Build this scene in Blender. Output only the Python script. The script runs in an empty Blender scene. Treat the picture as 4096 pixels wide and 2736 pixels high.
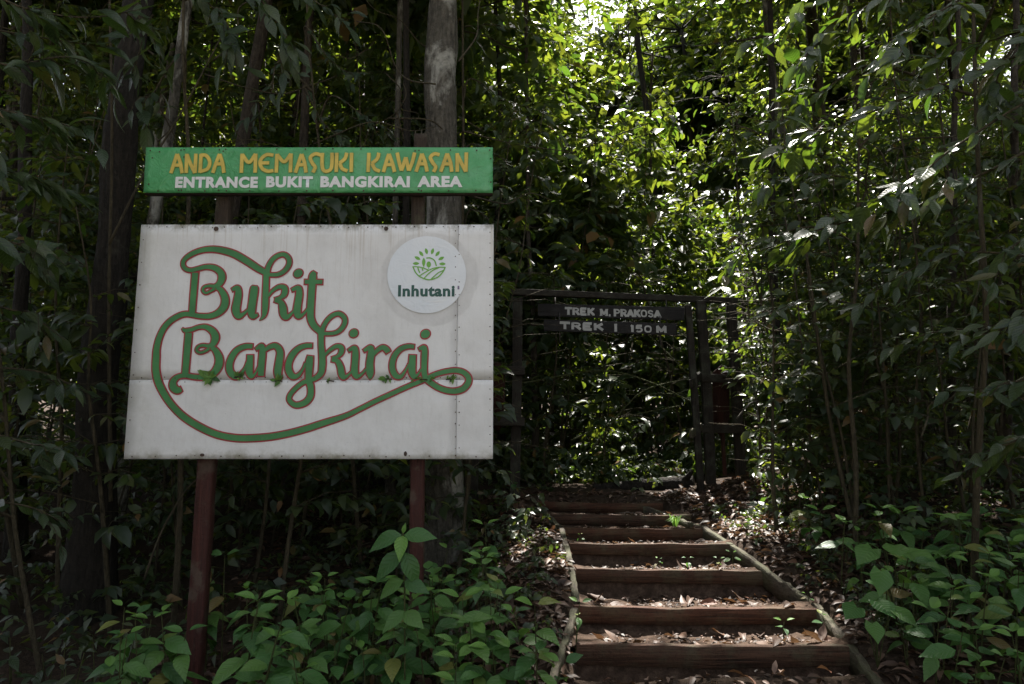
import bpy, bmesh, math, random
import numpy as np
from mathutils import Vector, Matrix

# ------------------------------------------------------------------ camera, sky, sun, exposure
SC = bpy.context.scene
COL = SC.collection
CAM_Z, PITCH, LENS = 1.65, math.radians(7.5), 26.0
cam_d = bpy.data.cameras.new('camera'); cam = bpy.data.objects.new('camera', cam_d); COL.objects.link(cam)
cam.location = (0, 0, CAM_Z); cam.rotation_euler = (math.radians(90) + PITCH, 0, 0)
cam_d.lens = LENS; cam_d.sensor_width = 36.0; cam_d.clip_start = 0.05; cam_d.clip_end = 600
SC.camera = cam

SUN_EL, SUN_AZ = math.radians(57), math.radians(7)          # high, ahead of the camera, a little to the right
SUN = np.array([math.cos(SUN_EL) * math.sin(SUN_AZ), math.cos(SUN_EL) * math.cos(SUN_AZ), math.sin(SUN_EL)])
world = bpy.data.worlds.new('World'); SC.world = world; world.use_nodes = True
wn = world.node_tree.nodes; wl = world.node_tree.links
bg = wn['Background']; bg.inputs['Strength'].default_value = 0.075
sky = wn.new('ShaderNodeTexSky'); sky.sky_type = 'NISHITA'; sky.sun_disc = False
sky.sun_elevation = SUN_EL; sky.sun_rotation = SUN_AZ; sky.dust_density = 4.0; sky.air_density = 1.0; sky.ozone_density = 1.0
hs = wn.new('ShaderNodeHueSaturation'); hs.inputs['Saturation'].default_value = 0.35      # hazy tropical sky, nearly white
wl.new(sky.outputs[0], hs.inputs['Color']); wl.new(hs.outputs[0], bg.inputs['Color'])
sl = bpy.data.lights.new('sun', 'SUN'); sl.energy = 4.1; sl.angle = math.radians(0.6); sl.color = (1.0, 0.95, 0.87)
so = bpy.data.objects.new('sun', sl); COL.objects.link(so)
so.rotation_euler = Vector(SUN).to_track_quat('Z', 'Y').to_euler(); so.location = (0, 20, 40)
vs = SC.view_settings; vs.view_transform = 'Standard'; vs.look = 'None'; vs.gamma = 1; vs.exposure = 2.10
vs.use_curve_mapping = False
cy = SC.cycles
cy.max_bounces = 7; cy.diffuse_bounces = 3; cy.glossy_bounces = 2; cy.transmission_bounces = 5; cy.transparent_max_bounces = 4
cy.caustics_reflective = False; cy.caustics_refractive = False

# ------------------------------------------------------------------ helpers
F4 = 4096 * LENS / 36.0
CP, SP = math.cos(PITCH), math.sin(PITCH)
def P4(px, py, Y):
    """Point of the place seen at photo pixel (px, py) that stands Y metres ahead."""
    dx = (px - 2048) / F4; dy = (1368 - py) / F4
    t = Y / (CP - dy * SP)
    return np.array([dx * t, Y, CAM_Z + (SP + dy * CP) * t])
K2 = 4096 / 2348.0
def P2(px, py, Y): return P4(px * K2, py * K2, Y)
def wpx(w, Y): return w * K2 / F4 * Y          # width of w (2348-scale) pixels at Y

def smooth(a, b, x):
    t = np.clip((np.asarray(x, float) - a) / (b - a), 0, 1); return t * t * (3 - 2 * t)
def norm(v): return v / np.maximum(np.linalg.norm(v, axis=-1, keepdims=True), 1e-9)

def mesh_np(name, verts, faces_flat, starts, totals, mat, smooth_shade=False, uv=None):
    me = bpy.data.meshes.new(name)
    verts = np.ascontiguousarray(verts, dtype=np.float32)
    me.vertices.add(len(verts)); me.vertices.foreach_set('co', verts.ravel())
    me.loops.add(len(faces_flat)); me.loops.foreach_set('vertex_index', np.ascontiguousarray(faces_flat, dtype=np.int32))
    me.polygons.add(len(starts)); me.polygons.foreach_set('loop_start', np.ascontiguousarray(starts, dtype=np.int32))
    if smooth_shade: me.polygons.foreach_set('use_smooth', np.ones(len(starts), dtype=bool))
    if uv is not None:
        l = me.uv_layers.new(name='UVMap'); l.data.foreach_set('uv', np.ascontiguousarray(uv[faces_flat], dtype=np.float32).ravel())
    me.update(calc_edges=True)
    if mat: me.materials.append(mat)
    return me

def mesh_list(name, verts, faces, mat, smooth_shade=False):
    flat = [i for f in faces for i in f]; tot = [len(f) for f in faces]
    st = np.concatenate([[0], np.cumsum(tot)[:-1]]) if tot else []
    return mesh_np(name, np.array(verts, float).reshape(-1, 3), flat, st, tot, mat, smooth_shade)

def link(name, me, parent=None):
    o = bpy.data.objects.new(name, me); COL.objects.link(o)
    if parent is not None: o.parent = parent
    return o
def tag(o, label=None, cat=None, group=None, kind=None):
    if label: o['label'] = label
    if cat: o['category'] = cat
    if group: o['group'] = group
    if kind: o['kind'] = kind
    return o
def thing(name, label, cat, loc=(0, 0, 0), group=None):
    o = bpy.data.objects.new(name, None); COL.objects.link(o); o.location = [float(c) for c in loc]; o.empty_display_size = 0.1
    return tag(o, label, cat, group)

class MB:
    """Collects vertices and faces for one mesh."""
    def __init__(s): s.v = []; s.f = []
    def add(s, verts, faces):
        n = len(s.v); s.v.extend([tuple(map(float, p)) for p in verts]); s.f.extend([tuple(i + n for i in f) for f in faces]); return s
    def tube(s, pts, rad, n=8, caps=True, ell=1.0, jit=0.0):
        pts = np.asarray(pts, float); rad = np.broadcast_to(np.asarray(rad, float), (len(pts),))
        tan = norm(np.gradient(pts, axis=0)); ref = np.array([0, 0, 1.0])
        if abs(tan[:, 2]).mean() > 0.75: ref = np.array([1.0, 0, 0])
        a = norm(np.cross(tan, ref)); b = np.cross(tan, a)
        th = np.arange(n) * 2 * math.pi / n
        ring = pts[:, None] + rad[:, None, None] * (np.cos(th)[None, :, None] * a[:, None] + ell * np.sin(th)[None, :, None] * b[:, None])
        if jit:                                   # knobs and flutes
            k = np.random.default_rng(len(pts) * 7 + n).normal(0, jit, (len(pts), n)); k = (k + np.roll(k, 1, 0) + .5 * np.roll(k, 1, 1)) / 1.5
            ring = pts[:, None] + (ring - pts[:, None]) * (1 + k)[..., None]
        V = ring.reshape(-1, 3); F = []
        for i in range(len(pts) - 1):
            for j in range(n):
                k = (j + 1) % n; F.append((i * n + j, i * n + k, (i + 1) * n + k, (i + 1) * n + j))
        if caps:
            F.append(tuple(range(n))[::-1]); F.append(tuple((len(pts) - 1) * n + j for j in range(n)))
        return s.add(V, F)
    def box(s, c, size, M=None, jit=0.0, rng=None):
        hx, hy, hz = [d / 2 for d in size]
        vs_ = np.array([(x, y, z) for x in (-hx, hx) for y in (-hy, hy) for z in (-hz, hz)])
        if jit and rng is not None: vs_ = vs_ + rng.normal(0, jit, vs_.shape)
        if M is not None: vs_ = vs_ @ np.array(M).T
        vs_ = vs_ + np.asarray(c)
        return s.add(vs_, [(0, 1, 3, 2), (4, 6, 7, 5), (0, 4, 5, 1), (2, 3, 7, 6), (0, 2, 6, 4), (1, 5, 7, 3)])
    def mesh(s, name, mat, sm=False): return mesh_list(name, s.v, s.f, mat, sm)
    def build(s, name, mat, parent=None, sm=False, bevel=0.0, inv=None):
        if inv is not None:
            s.v = [tuple(np.asarray(p) - inv) for p in s.v]
        me = s.mesh(name, mat, sm)
        if bevel:
            bm = bmesh.new(); bm.from_mesh(me)
            bmesh.ops.recalc_face_normals(bm, faces=bm.faces)
            bmesh.ops.bevel(bm, geom=list(bm.edges), offset=bevel, segments=2, affect='EDGES', profile=0.6)
            bm.to_mesh(me); bm.free()
        return link(name, me, parent)

def catmull(pts, per=8):
    P = np.asarray(pts, float)
    if len(P) < 3: return np.array([P[0] + (P[-1] - P[0]) * t for t in np.linspace(0, 1, per + 1)])
    Q = np.vstack([2 * P[0] - P[1], P, 2 * P[-1] - P[-2]]); out = []
    for i in range(1, len(Q) - 2):
        p0, p1, p2, p3 = Q[i - 1:i + 3]
        for t in np.linspace(0, 1, per, endpoint=False):
            out.append(0.5 * ((2 * p1) + (-p0 + p2) * t + (2 * p0 - 5 * p1 + 4 * p2 - p3) * t * t + (-p0 + 3 * p1 - 3 * p2 + p3) * t ** 3))
    out.append(P[-1]); return np.array(out)

# ------------------------------------------------------------------ materials
class NT:
    def __init__(s, name):
        s.m = bpy.data.materials.new(name); s.m.use_nodes = True; s.t = s.m.node_tree; s.n = s.t.nodes; s.l = s.t.links
        s.bsdf = s.n['Principled BSDF']; s.out = s.n['Material Output']
    def new(s, t, **kw):
        nd = s.n.new(t)
        for k, v in kw.items(): setattr(nd, k, v)
        return nd
    def c(s, a, b): s.l.new(a, b)
    def coord(s, which='Object'): return s.new('ShaderNodeTexCoord').outputs[which]
    def mapping(s, vec, scale=(1, 1, 1), loc=(0, 0, 0), rot=(0, 0, 0)):
        m = s.new('ShaderNodeMapping'); m.inputs['Scale'].default_value = scale; m.inputs['Location'].default_value = loc
        m.inputs['Rotation'].default_value = rot; s.c(vec, m.inputs['Vector']); return m.outputs[0]
    def noise(s, vec, scale, detail=4, rough=0.55, dist=0.0):
        n = s.new('ShaderNodeTexNoise'); n.inputs['Scale'].default_value = scale; n.inputs['Detail'].default_value = detail
        n.inputs['Roughness'].default_value = rough; n.inputs['Distortion'].default_value = dist
        if vec is not None: s.c(vec, n.inputs['Vector'])
        return n.outputs['Fac']
    def ramp(s, fac, stops):
        r = s.new('ShaderNodeValToRGB'); e = r.color_ramp.elements
        while len(e) < len(stops): e.new(0.5)
        for el, (p, col) in zip(e, stops):
            el.position = p; el.color = (*col, 1) if len(col) == 3 else col
        s.c(fac, r.inputs[0]); return r.outputs[0]
    def mix(s, fac, a, b, blend='MIX'):
        m = s.new('ShaderNodeMix', data_type='RGBA', blend_type=blend)
        for sock, val in ((m.inputs[0], fac), (m.inputs[6], a), (m.inputs[7], b)):
            if hasattr(val, 'is_output') or isinstance(val, bpy.types.NodeSocket): s.c(val, sock)
            elif isinstance(val, (int, float)): sock.default_value = val
            else: sock.default_value = (*val, 1)
        return m.outputs[2]
    def math(s, op, a, b=0.0, c=None):
        m = s.new('ShaderNodeMath', operation=op)
        for i, v in enumerate((a, b) if c is None else (a, b, c)):
            if isinstance(v, bpy.types.NodeSocket): s.c(v, m.inputs[i])
            else: m.inputs[i].default_value = v
        return m.outputs[0]
    def bump(s, h, strength=0.4, dist=0.01):
        b = s.new('ShaderNodeBump'); b.inputs['Strength'].default_value = strength; b.inputs['Distance'].default_value = dist
        s.c(h, b.inputs['Height']); s.c(b.outputs[0], s.bsdf.inputs['Normal']); return b.outputs[0]
    def base(s, col, rough=0.7, spec=0.4):
        if isinstance(col, bpy.types.NodeSocket): s.c(col, s.bsdf.inputs['Base Color'])
        else: s.bsdf.inputs['Base Color'].default_value = (*col, 1)
        s.bsdf.inputs['Roughness'].default_value = rough; s.bsdf.inputs['Specular IOR Level'].default_value = spec

def leaf_mat(name, stops, trans, tfac=0.4, rough=0.38, spec=0.5, veins=False, spots=0.0):
    """Leaf: each leaf its own tint; waxy top, light shines through the blade."""
    t = NT(name)
    g = t.new('ShaderNodeNewGeometry').outputs['Random Per Island']; oi = t.new('ShaderNodeObjectInfo').outputs['Random']
    r = t.math('FRACT', t.math('ADD', g, t.math('MULTIPLY', oi, 7.31)))
    col = t.ramp(r, stops)
    r2 = t.math('FRACT', t.math('MULTIPLY', r, 13.7))
    tr = t.mix(r2, trans[0], trans[1])
    if spots:
        n = t.noise(t.coord('Object'), 60, 3); sp_ = t.ramp(n, [(0.60, (0, 0, 0)), (0.68, (1, 1, 1))])
        col = t.mix(t.math('MULTIPLY', sp_, spots), col, (0.22, 0.24, 0.19) if spots > .32 else (.11, .085, .03))
    if veins:
        uv = t.new('ShaderNodeUVMap').outputs[0]
        sx = t.new('ShaderNodeSeparateXYZ'); t.c(uv, sx.inputs[0])
        ac = t.math('ABSOLUTE', sx.outputs[1])
        ph = t.math('SINE', t.math('MULTIPLY', t.math('SUBTRACT', sx.outputs[0], t.math('MULTIPLY', ac, 0.55)), 46.0))
        ph = t.math('POWER', t.math('MULTIPLY', t.math('ADD', ph, 1.0), 0.5), 6.0)
        mid = t.math('LESS_THAN', ac, 0.018)
        v = t.math('MAXIMUM', ph, mid)
        col = t.mix(t.math('MULTIPLY', v, 0.35), col, (0.10, 0.17, 0.06))
        t.bump(t.math('MULTIPLY', v, -1.0), 0.6, 0.004)
    t.base(col, rough, spec)
    tl = t.new('ShaderNodeBsdfTranslucent'); t.c(tr, tl.inputs['Color'])
    ms = t.new('ShaderNodeMixShader'); ms.inputs[0].default_value = tfac
    t.c(t.bsdf.outputs[0], ms.inputs[1]); t.c(tl.outputs[0], ms.inputs[2]); t.c(ms.outputs[0], t.out.inputs[0])
    return t.m

M = {}
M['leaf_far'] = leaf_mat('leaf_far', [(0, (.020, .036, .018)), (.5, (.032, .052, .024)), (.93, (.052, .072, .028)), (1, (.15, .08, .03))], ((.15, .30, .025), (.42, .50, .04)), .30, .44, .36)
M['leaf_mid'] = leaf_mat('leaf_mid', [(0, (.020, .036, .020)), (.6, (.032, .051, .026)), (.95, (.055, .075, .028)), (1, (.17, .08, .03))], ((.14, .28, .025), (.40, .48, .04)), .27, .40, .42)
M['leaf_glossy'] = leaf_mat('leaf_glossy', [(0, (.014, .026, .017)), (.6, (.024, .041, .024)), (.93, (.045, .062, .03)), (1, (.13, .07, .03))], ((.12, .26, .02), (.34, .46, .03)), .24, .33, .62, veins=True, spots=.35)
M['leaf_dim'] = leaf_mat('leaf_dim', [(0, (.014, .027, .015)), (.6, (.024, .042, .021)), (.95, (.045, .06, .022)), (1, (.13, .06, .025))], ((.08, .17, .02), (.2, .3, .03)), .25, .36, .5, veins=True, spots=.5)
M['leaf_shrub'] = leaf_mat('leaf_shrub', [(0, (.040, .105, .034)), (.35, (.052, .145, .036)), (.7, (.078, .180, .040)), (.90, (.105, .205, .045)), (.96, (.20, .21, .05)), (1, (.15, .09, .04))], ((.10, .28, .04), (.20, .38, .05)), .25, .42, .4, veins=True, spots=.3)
M['leaf_young'] = leaf_mat('leaf_young', [(0, (.12, .26, .05)), (1, (.16, .31, .06))], ((.2, .4, .05), (.26, .45, .06)), .3, .4, .4, veins=True)
M['litter'] = leaf_mat('litter', [(0, (.026, .016, .011)), (.4, (.062, .036, .024)), (.78, (.115, .068, .047)), (.94, (.21, .135, .098)), (1, (.17, .06, .03))], ((.25, .12, .05), (.3, .17, .08)), .12, .55, .35)

def bark_mat(name, dark, mid, pale, patch=0.55, vscale=1.0):
    t = NT(name); co = t.new('ShaderNodeNewGeometry').outputs['Position']
    lon = t.mapping(co, (9 * vscale, 9 * vscale, 1.6 * vscale)); n1 = t.noise(lon, 3.0, 6, .65)
    n2 = t.noise(t.mapping(co, (1.6, 1.6, .8)), 1.6, 6, .65, .5); n3 = t.noise(co, 16, 4, .6)
    col = t.ramp(t.math('ADD', t.math('MULTIPLY', n1, .7), t.math('MULTIPLY', t.noise(co, 34, 6, .7), .3)), [(.36, dark), (.64, mid)])
    col = t.mix(t.ramp(n2, [(patch, (0, 0, 0)), (patch + .10, (1, 1, 1))]), col, pale)
    col = t.mix(t.math('MULTIPLY', t.ramp(n3, [(.5, (0, 0, 0)), (.7, (1, 1, 1))]), .5), col, (dark[0] * .7, dark[1] * .75, dark[2] * .7))
    t.base(col, .85, .2); t.bump(t.math('ADD', n1, t.math('MULTIPLY', n3, .6)), 1.0, .06)
    return t.m
M['bark'] = bark_mat('bark', (.030, .024, .019), (.095, .078, .060), (.19, .18, .15), .60)
M['bark_pale'] = bark_mat('bark_pale', (.042, .038, .031), (.15, .136, .11), (.38, .37, .325), .52)
M['bark_dark'] = bark_mat('bark_dark', (.016, .014, .012), (.045, .038, .030), (.085, .08, .062), .62)
M['stem'] = bark_mat('stem', (.045, .038, .024), (.11, .09, .055), (.18, .17, .13), .62)
M['green_stem'] = bark_mat('green_stem', (.05, .06, .02), (.10, .11, .04), (.14, .13, .07), .65)
M['cane'] = bark_mat('cane', (.06, .075, .03), (.13, .14, .06), (.2, .19, .12), .6)

t = NT('soil'); co = t.coord('Object'); n1 = t.noise(co, 1.6, 6, .6); n2 = t.noise(co, 22, 6, .65); n3 = t.noise(co, 90, 3, .6)
col = t.ramp(n2, [(.28, (.016, .012, .009)), (.52, (.052, .036, .026)), (.75, (.11, .075, .054))])
col = t.mix(t.ramp(n1, [(.4, (0, 0, 0)), (.65, (1, 1, 1))]), col, (.05, .034, .022)); t.base(col, .95, .15)
t.bump(t.math('ADD', n2, t.math('MULTIPLY', n3, .5)), .9, .03); M['soil'] = t.m
t = NT('red_soil'); co = t.coord('Object'); n2 = t.noise(co, 14, 6, .65); n3 = t.noise(co, 80, 4, .6)
col = t.ramp(n2, [(.28, (.024, .016, .011)), (.52, (.070, .045, .031)), (.75, (.14, .095, .068))]); t.base(col, .95, .15)
t.bump(t.math('ADD', n2, t.math('MULTIPLY', n3, .6)), .9, .02); M['red_soil'] = t.m

def wood_mat(name, dark, mid, moss, mfac, along='X', stops=(.48, .66), rough=.8):
    t = NT(name); co = t.coord('Object')
    sc = {'X': (1.2, 26, 26), 'Y': (26, 1.2, 26), 'Z': (26, 26, 1.2)}[along]
    g = t.noise(t.mapping(co, sc), 2.0, 6, .65, .6); n = t.noise(co, 5, 6, .6); f = t.noise(co, 45, 4, .6)
    col = t.ramp(g, [(.3, dark), (.7, mid)])
    col = t.mix(t.math('MULTIPLY', t.ramp(n, [(stops[0], (0, 0, 0)), (stops[1], (1, 1, 1))]), mfac), col, moss)
    col = t.mix(t.math('MULTIPLY', t.ramp(f, [(.55, (0, 0, 0)), (.7, (1, 1, 1))]), .45), col, (dark[0] * .6, dark[1] * .6, dark[2] * .6))
    t.base(col, rough, .25); t.bump(t.math('ADD', g, t.math('MULTIPLY', f, .6)), .9, .014); return t.m
def riser_mat():
    m = wood_mat('riser_wood', (.020, .013, .009), (.118, .068, .043), (.082, .078, .050), .7, 'X', (.46, .62)); t = NT.__new__(NT); t.m = m; t.t = m.node_tree; t.n = t.t.nodes; t.l = t.t.links
    b = t.n['Principled BSDF']; src = b.inputs['Base Color'].links[0].from_socket; rnd = t.new('ShaderNodeObjectInfo').outputs['Random']
    t.c(t.mix(t.math('MULTIPLY', rnd, .55), src, (1.35, .78, .6), 'MULTIPLY'), b.inputs['Base Color']); return m
M['riser'] = riser_mat()
M['riser_plain'] = wood_mat('riser_wood', (.036, .024, .016), (.115, .072, .046), (.10, .10, .062), .8)
M['edge'] = wood_mat('edge_wood', (.032, .026, .019), (.125, .104, .076), (.09, .092, .050), .75, 'Y', (.40, .58))
M['post_red'] = wood_mat('post_red_paint', (.034, .015, .012), (.082, .027, .021), (.09, .062, .046), .85, 'Z', (.54, .62), .65)
M['post_grey'] = wood_mat('post_weathered', (.026, .019, .014), (.066, .048, .035), (.10, .10, .06), .6, 'Z')
M['gate_wood'] = wood_mat('gate_wood', (.012, .010, .008), (.036, .029, .022), (.060, .064, .046), .75, 'Z')
M['gate_beam'] = wood_mat('gate_beam_wood', (.014, .012, .009), (.042, .034, .026), (.06, .06, .045), .6, 'X')
M['shield'] = wood_mat('shield_wood', (.022, .009, .006), (.055, .019, .012), (.05, .03, .02), .6, 'Z')
M['sign_black'] = wood_mat('sign_black_paint', (.014, .013, .013), (.030, .027, .025), (.05, .05, .045), .5, 'X')
M['frame_dark'] = wood_mat('frame_wood', (.018, .010, .008), (.05, .025, .018), (.04, .04, .03), .5, 'X')

def paint(name, col, vary=.12, rough=.5, dirt=(.2, .18, .14), dfac=.25):
    t = NT(name); co = t.coord('Object'); n = t.noise(co, 7, 5, .6); f = t.noise(co, 70, 4, .6)
    c1 = tuple(c * (1 - vary) for c in col); c2 = tuple(min(1, c * (1 + vary)) for c in col)
    cc = t.ramp(n, [(.3, c1), (.7, c2)]); cc = t.mix(t.math('MULTIPLY', t.ramp(f, [(.58, (0, 0, 0)), (.72, (1, 1, 1))]), dfac), cc, dirt)
    t.base(cc, rough, .4); return t.m
M['letter_green'] = paint('letter_green', (.050, .215, .066), .18, .45)
M['letter_red'] = paint('letter_red', (.36, .022, .040), .15, .5)
M['letter_rim'] = paint('letter_rim', (.105, .145, .055), .15, .5)
M['letter_yellow'] = paint('letter_yellow', (.62, .46, .09), .22, .5)
M['letter_glow'] = paint('letter_olive', (.25, .29, .055), .15, .5)
M['letter_white'] = paint('letter_white', (.74, .74, .73), .06, .5)
M['logo_green'] = paint('logo_green', (.16, .42, .05), .06, .35)
M['logo_dark'] = paint('logo_dark_green', (.015, .085, .062), .06, .35)
M['logo_mauve'] = paint('logo_mauve', (.20, .16, .26), .06, .35)
M['trail_letter'] = paint('trail_letter', (.38, .38, .36), .15, .6)
M['nail'] = paint('nail', (.06, .035, .025), .2, .7)
M['metal'] = paint('hinge_metal', (.05, .045, .04), .2, .6)

BY = 5.60     # the plane of the big board
ghost = P4(1500 + 850 * .25505, 900 + 815 * .25505, BY); disc_c = P4(1500 + 812 * .25505, 900 + 778 * .25505, BY)
b_top = P4(1200, 898, BY)[2]; b_bot = P4(1200, 1836, BY)[2]
zS_mat = float(P4(520, 1518, BY)[2]); xL_mat = float(P4(520, 1500, BY)[0])
t = NT('board_white'); co = t.new('ShaderNodeNewGeometry').outputs['Position']; sx = t.new('ShaderNodeSeparateXYZ'); t.c(co, sx.inputs[0])
n = t.noise(co, 2.5, 6, .6); f = t.noise(co, 90, 3, .6); br = t.noise(t.mapping(co, (14, 1, 2.5)), 3, 5, .6)
col = t.ramp(n, [(.3, (.66, .65, .635)), (.5, (.75, .745, .735)), (.72, (.80, .80, .795))])
col = t.mix(t.math('MULTIPLY', t.ramp(br, [(.52, (0, 0, 0)), (.75, (1, 1, 1))]), .28), col, (.55, .54, .51))
# rust and dirt runs below the top edge
stre = t.noise(t.mapping(co, (22, 1, .7)), 2.0, 4, .6)
hgt = t.new('ShaderNodeMapRange'); hgt.inputs['From Min'].default_value = b_top - .75; hgt.inputs['From Max'].default_value = b_top
t.c(sx.outputs[2], hgt.inputs['Value'])
run = t.math('MULTIPLY', t.ramp(stre, [(.55, (0, 0, 0)), (.70, (1, 1, 1))]), t.math('POWER', hgt.outputs[0], 1.4))
col = t.mix(t.math('MULTIPLY', run, .42), col, (.36, .28, .19))
top = t.new('ShaderNodeMapRange'); top.inputs['From Min'].default_value = b_top - .07; top.inputs['From Max'].default_value = b_top; t.c(sx.outputs[2], top.inputs['Value'])
col = t.mix(t.math('MULTIPLY', top.outputs[0], t.ramp(t.noise(co, 14, 5, .7), [(.42, (0, 0, 0)), (.62, (1, 1, 1))])), col, (.20, .18, .12))
seam = t.math('SUBTRACT', 1.0, t.math('MULTIPLY', t.math('ABSOLUTE', t.math('SUBTRACT', sx.outputs[2], zS_mat)), 28.0)); seam = t.math('MAXIMUM', seam, 0.0)
col = t.mix(t.math('MULTIPLY', t.math('MULTIPLY', seam, .65), t.ramp(t.noise(t.mapping(co, (1, 1, 3)), 6, 5, .7), [(.50, (0, 0, 0)), (.72, (1, 1, 1))])), col, (.22, .21, .15))
low = t.new('ShaderNodeMapRange'); low.inputs['From Min'].default_value = b_bot + .10; low.inputs['From Max'].default_value = b_bot; t.c(sx.outputs[2], low.inputs['Value'])
col = t.mix(t.math('MULTIPLY', low.outputs[0], t.ramp(t.noise(co, 7, 5, .7), [(.45, (0, 0, 0)), (.7, (1, 1, 1))])), col, (.30, .28, .20))
lft = t.new('ShaderNodeMapRange'); lft.inputs['From Min'].default_value = xL_mat + .30; lft.inputs['From Max'].default_value = xL_mat; t.c(sx.outputs[0], lft.inputs['Value'])
col = t.mix(t.math('MULTIPLY', t.math('MULTIPLY', lft.outputs[0], .5), t.ramp(t.noise(co, 5, 5, .7), [(.35, (0, 0, 0)), (.65, (1, 1, 1))])), col, (.36, .35, .27))
# the ring of old glue round the sticker
vd = t.new('ShaderNodeVectorMath', operation='DISTANCE'); wob = t.new('ShaderNodeVectorMath', operation='ADD')
wn_ = t.new('ShaderNodeTexNoise'); wn_.inputs['Scale'].default_value = 5; t.c(co, wn_.inputs['Vector'])
ws = t.new('ShaderNodeVectorMath', operation='SCALE'); ws.inputs['Scale'].default_value = .09; t.c(wn_.outputs['Color'], ws.inputs[0])
t.c(co, wob.inputs[0]); t.c(ws.outputs[0], wob.inputs[1]); flat = t.mapping(wob.outputs[0], (1, 0, 1))
t.c(flat, vd.inputs[0]); vd.inputs[1].default_value = (ghost[0] + .045, 0, ghost[2] + .03)
RR = 730 * .25505 / F4 * BY
ring = t.ramp(t.math('DIVIDE', vd.outputs['Value'], RR * 1.25), [(.0, (1, 1, 1)), (.83, (1, 1, 1)), (.87, (0, 0, 0))])
rn = t.ramp(t.noise(co, 9, 6, .65), [(.3, (.35, .35, .35)), (.65, (1, 1, 1))])
col = t.mix(t.math('MULTIPLY', t.math('MULTIPLY', ring, rn), .55), col, (.52, .51, .495))
col = t.mix(t.math('MULTIPLY', t.ramp(f, [(.66, (0, 0, 0)), (.76, (1, 1, 1))]), .35), col, (.25, .23, .2))
t.base(col, .42, .4); t.bump(t.math('ADD', t.math('MULTIPLY', t.noise(co, 4, 3, .5), 1.0), t.math('MULTIPLY', f, .06)), .45, .025); M['board'] = t.m
t = NT('header_green'); co = t.coord('Object'); n = t.noise(co, 4, 6, .6); f = t.noise(co, 60, 4, .6); w = t.noise(co, 9, 4, .6, 1.5)
col = t.ramp(n, [(.3, (.048, .27, .085)), (.55, (.080, .345, .125)), (.75, (.15, .42, .21))])
col = t.mix(t.math('MULTIPLY', t.ramp(f, [(.62, (0, 0, 0)), (.75, (1, 1, 1))]), .5), col, (.03, .10, .05)); t.base(col, .36, .5)
t.bump(w, .5, .03); M['header'] = t.m
t = NT('sticker'); co = t.coord('Object'); n = t.noise(co, 9, 4, .6, 1.0)
t.base(t.ramp(t.noise(co, 4, 4), [(.3, (.71, .75, .79)), (.7, (.78, .80, .82))]), .18, .5); t.bump(n, .35, .02); M['sticker'] = t.m

# ------------------------------------------------------------------ stairs profile and terrain
RIS = [  # x left, x right, y top at left, y top at right, Y, board height in px
    (1322, 1947, 1478, 1483, 5.44, 50), (1316, 1884, 1391, 1397, 6.05, 41), (1322, 1768, 1304, 1309, 6.75, 34),
    (1306, 1682, 1246, 1247, 7.35, 28), (1292, 1622, 1210, 1212, 7.95, 30), (1266, 1585, 1178, 1182, 8.6, 27), (1224, 1520, 1150, 1155, 9.3, 24)]
rise = []
for (xl, xr, yl, yr, Y, h) in RIS:
    a = P2(xl, yl, Y); b = P2(xr, yr, Y); hh = .86 * h * K2 / F4 * Y
    rise.append((a, b, hh))
PY = np.array([-50, 4.6, 5.44] + [r[4] for r in RIS[1:]] + [10.2, 14, 40, 90])
zt = [(r[0][2] + r[1][2]) / 2 for r in rise]
PZ = np.array([-.24, -.20, zt[0] - .04] + [z - .03 for z in zt[1:]] + [zt[-1] + .08, zt[-1] + .25, zt[-1] + 1.6, zt[-1] + 6])
CXL = np.array([rise[0][0][0] - .12, rise[0][0][0] - .10] + [r[0][0] - .02 for r in rise] + [rise[-1][0][0], -0.2, -.2])
CXR = np.array([rise[0][1][0] + .25, rise[0][1][0] + .12] + [r[1][0] + .02 for r in rise] + [rise[-1][1][0], 2.6, 2.6])
CY = np.array([3.0, 5.0] + [r[4] for r in RIS] + [9.8, 12, 60])
def L(Y): return np.interp(Y, PY, PZ)
def wob2(x, y): return .05 * np.sin(1.7 * x + .6 * y + 1) + .04 * np.sin(2.3 * y - 1.1 * x) + .02 * np.sin(5.1 * x + 3.7 * y) + .015 * np.sin(9.3 * x - 7.7 * y)
def H(x, y, corridor=True):
    x = np.asarray(x, float); y = np.asarray(y, float)
    l = L(y); xl = np.interp(y, CY, CXL); xr = np.interp(y, CY, CXR)
    left = -.24 + (l + .24) * (.25 * smooth(5.2, 7, y) + .6 * smooth(6.5, 11, y) + .15 * smooth(10, 20, y))
    dl = xl - x; dr = x - xr
    hl = l + (left - l) * smooth(0.15, 1.7, dl) + .05 * smooth(0, .3, dl) * (1 - smooth(.3, 1.2, dl))
    hr = l + .05 * smooth(0, .25, dr) + .20 * smooth(.2, 1.8, dr) + .12 * smooth(1.5, 5, dr)
    h = np.where(x < (xl + xr) / 2, hl, hr)
    road = smooth(4.6, 3.4, y); h = h * (1 - road) + (-.24) * road
    h = h + wob2(x, y) * (.35 + .65 * smooth(.1, .8, np.maximum(dl, dr))) * (1 - .8 * road)
    if corridor:
        ins = smooth(-.02, .05, np.minimum(-dl, -dr)) * smooth(5.2, 5.42, y) * smooth(9.75, 9.45, y)
        h = h - .30 * ins
    return h
def grid_axis(parts):
    out = []
    for a, b, n in parts: out.extend(np.linspace(a, b, n, endpoint=False))
    out.append(parts[-1][1]); return np.array(out)
gx = grid_axis([(-120, -14, 12), (-14, -5, 24), (-5, 6, 130), (6, 16, 26), (16, 120, 12)])
gy = grid_axis([(-120, 0, 10), (0, 4, 10), (4, 11, 120), (11, 30, 50), (30, 160, 20)])
GX, GY = np.meshgrid(gx, gy); GZ = H(GX, GY)
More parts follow.
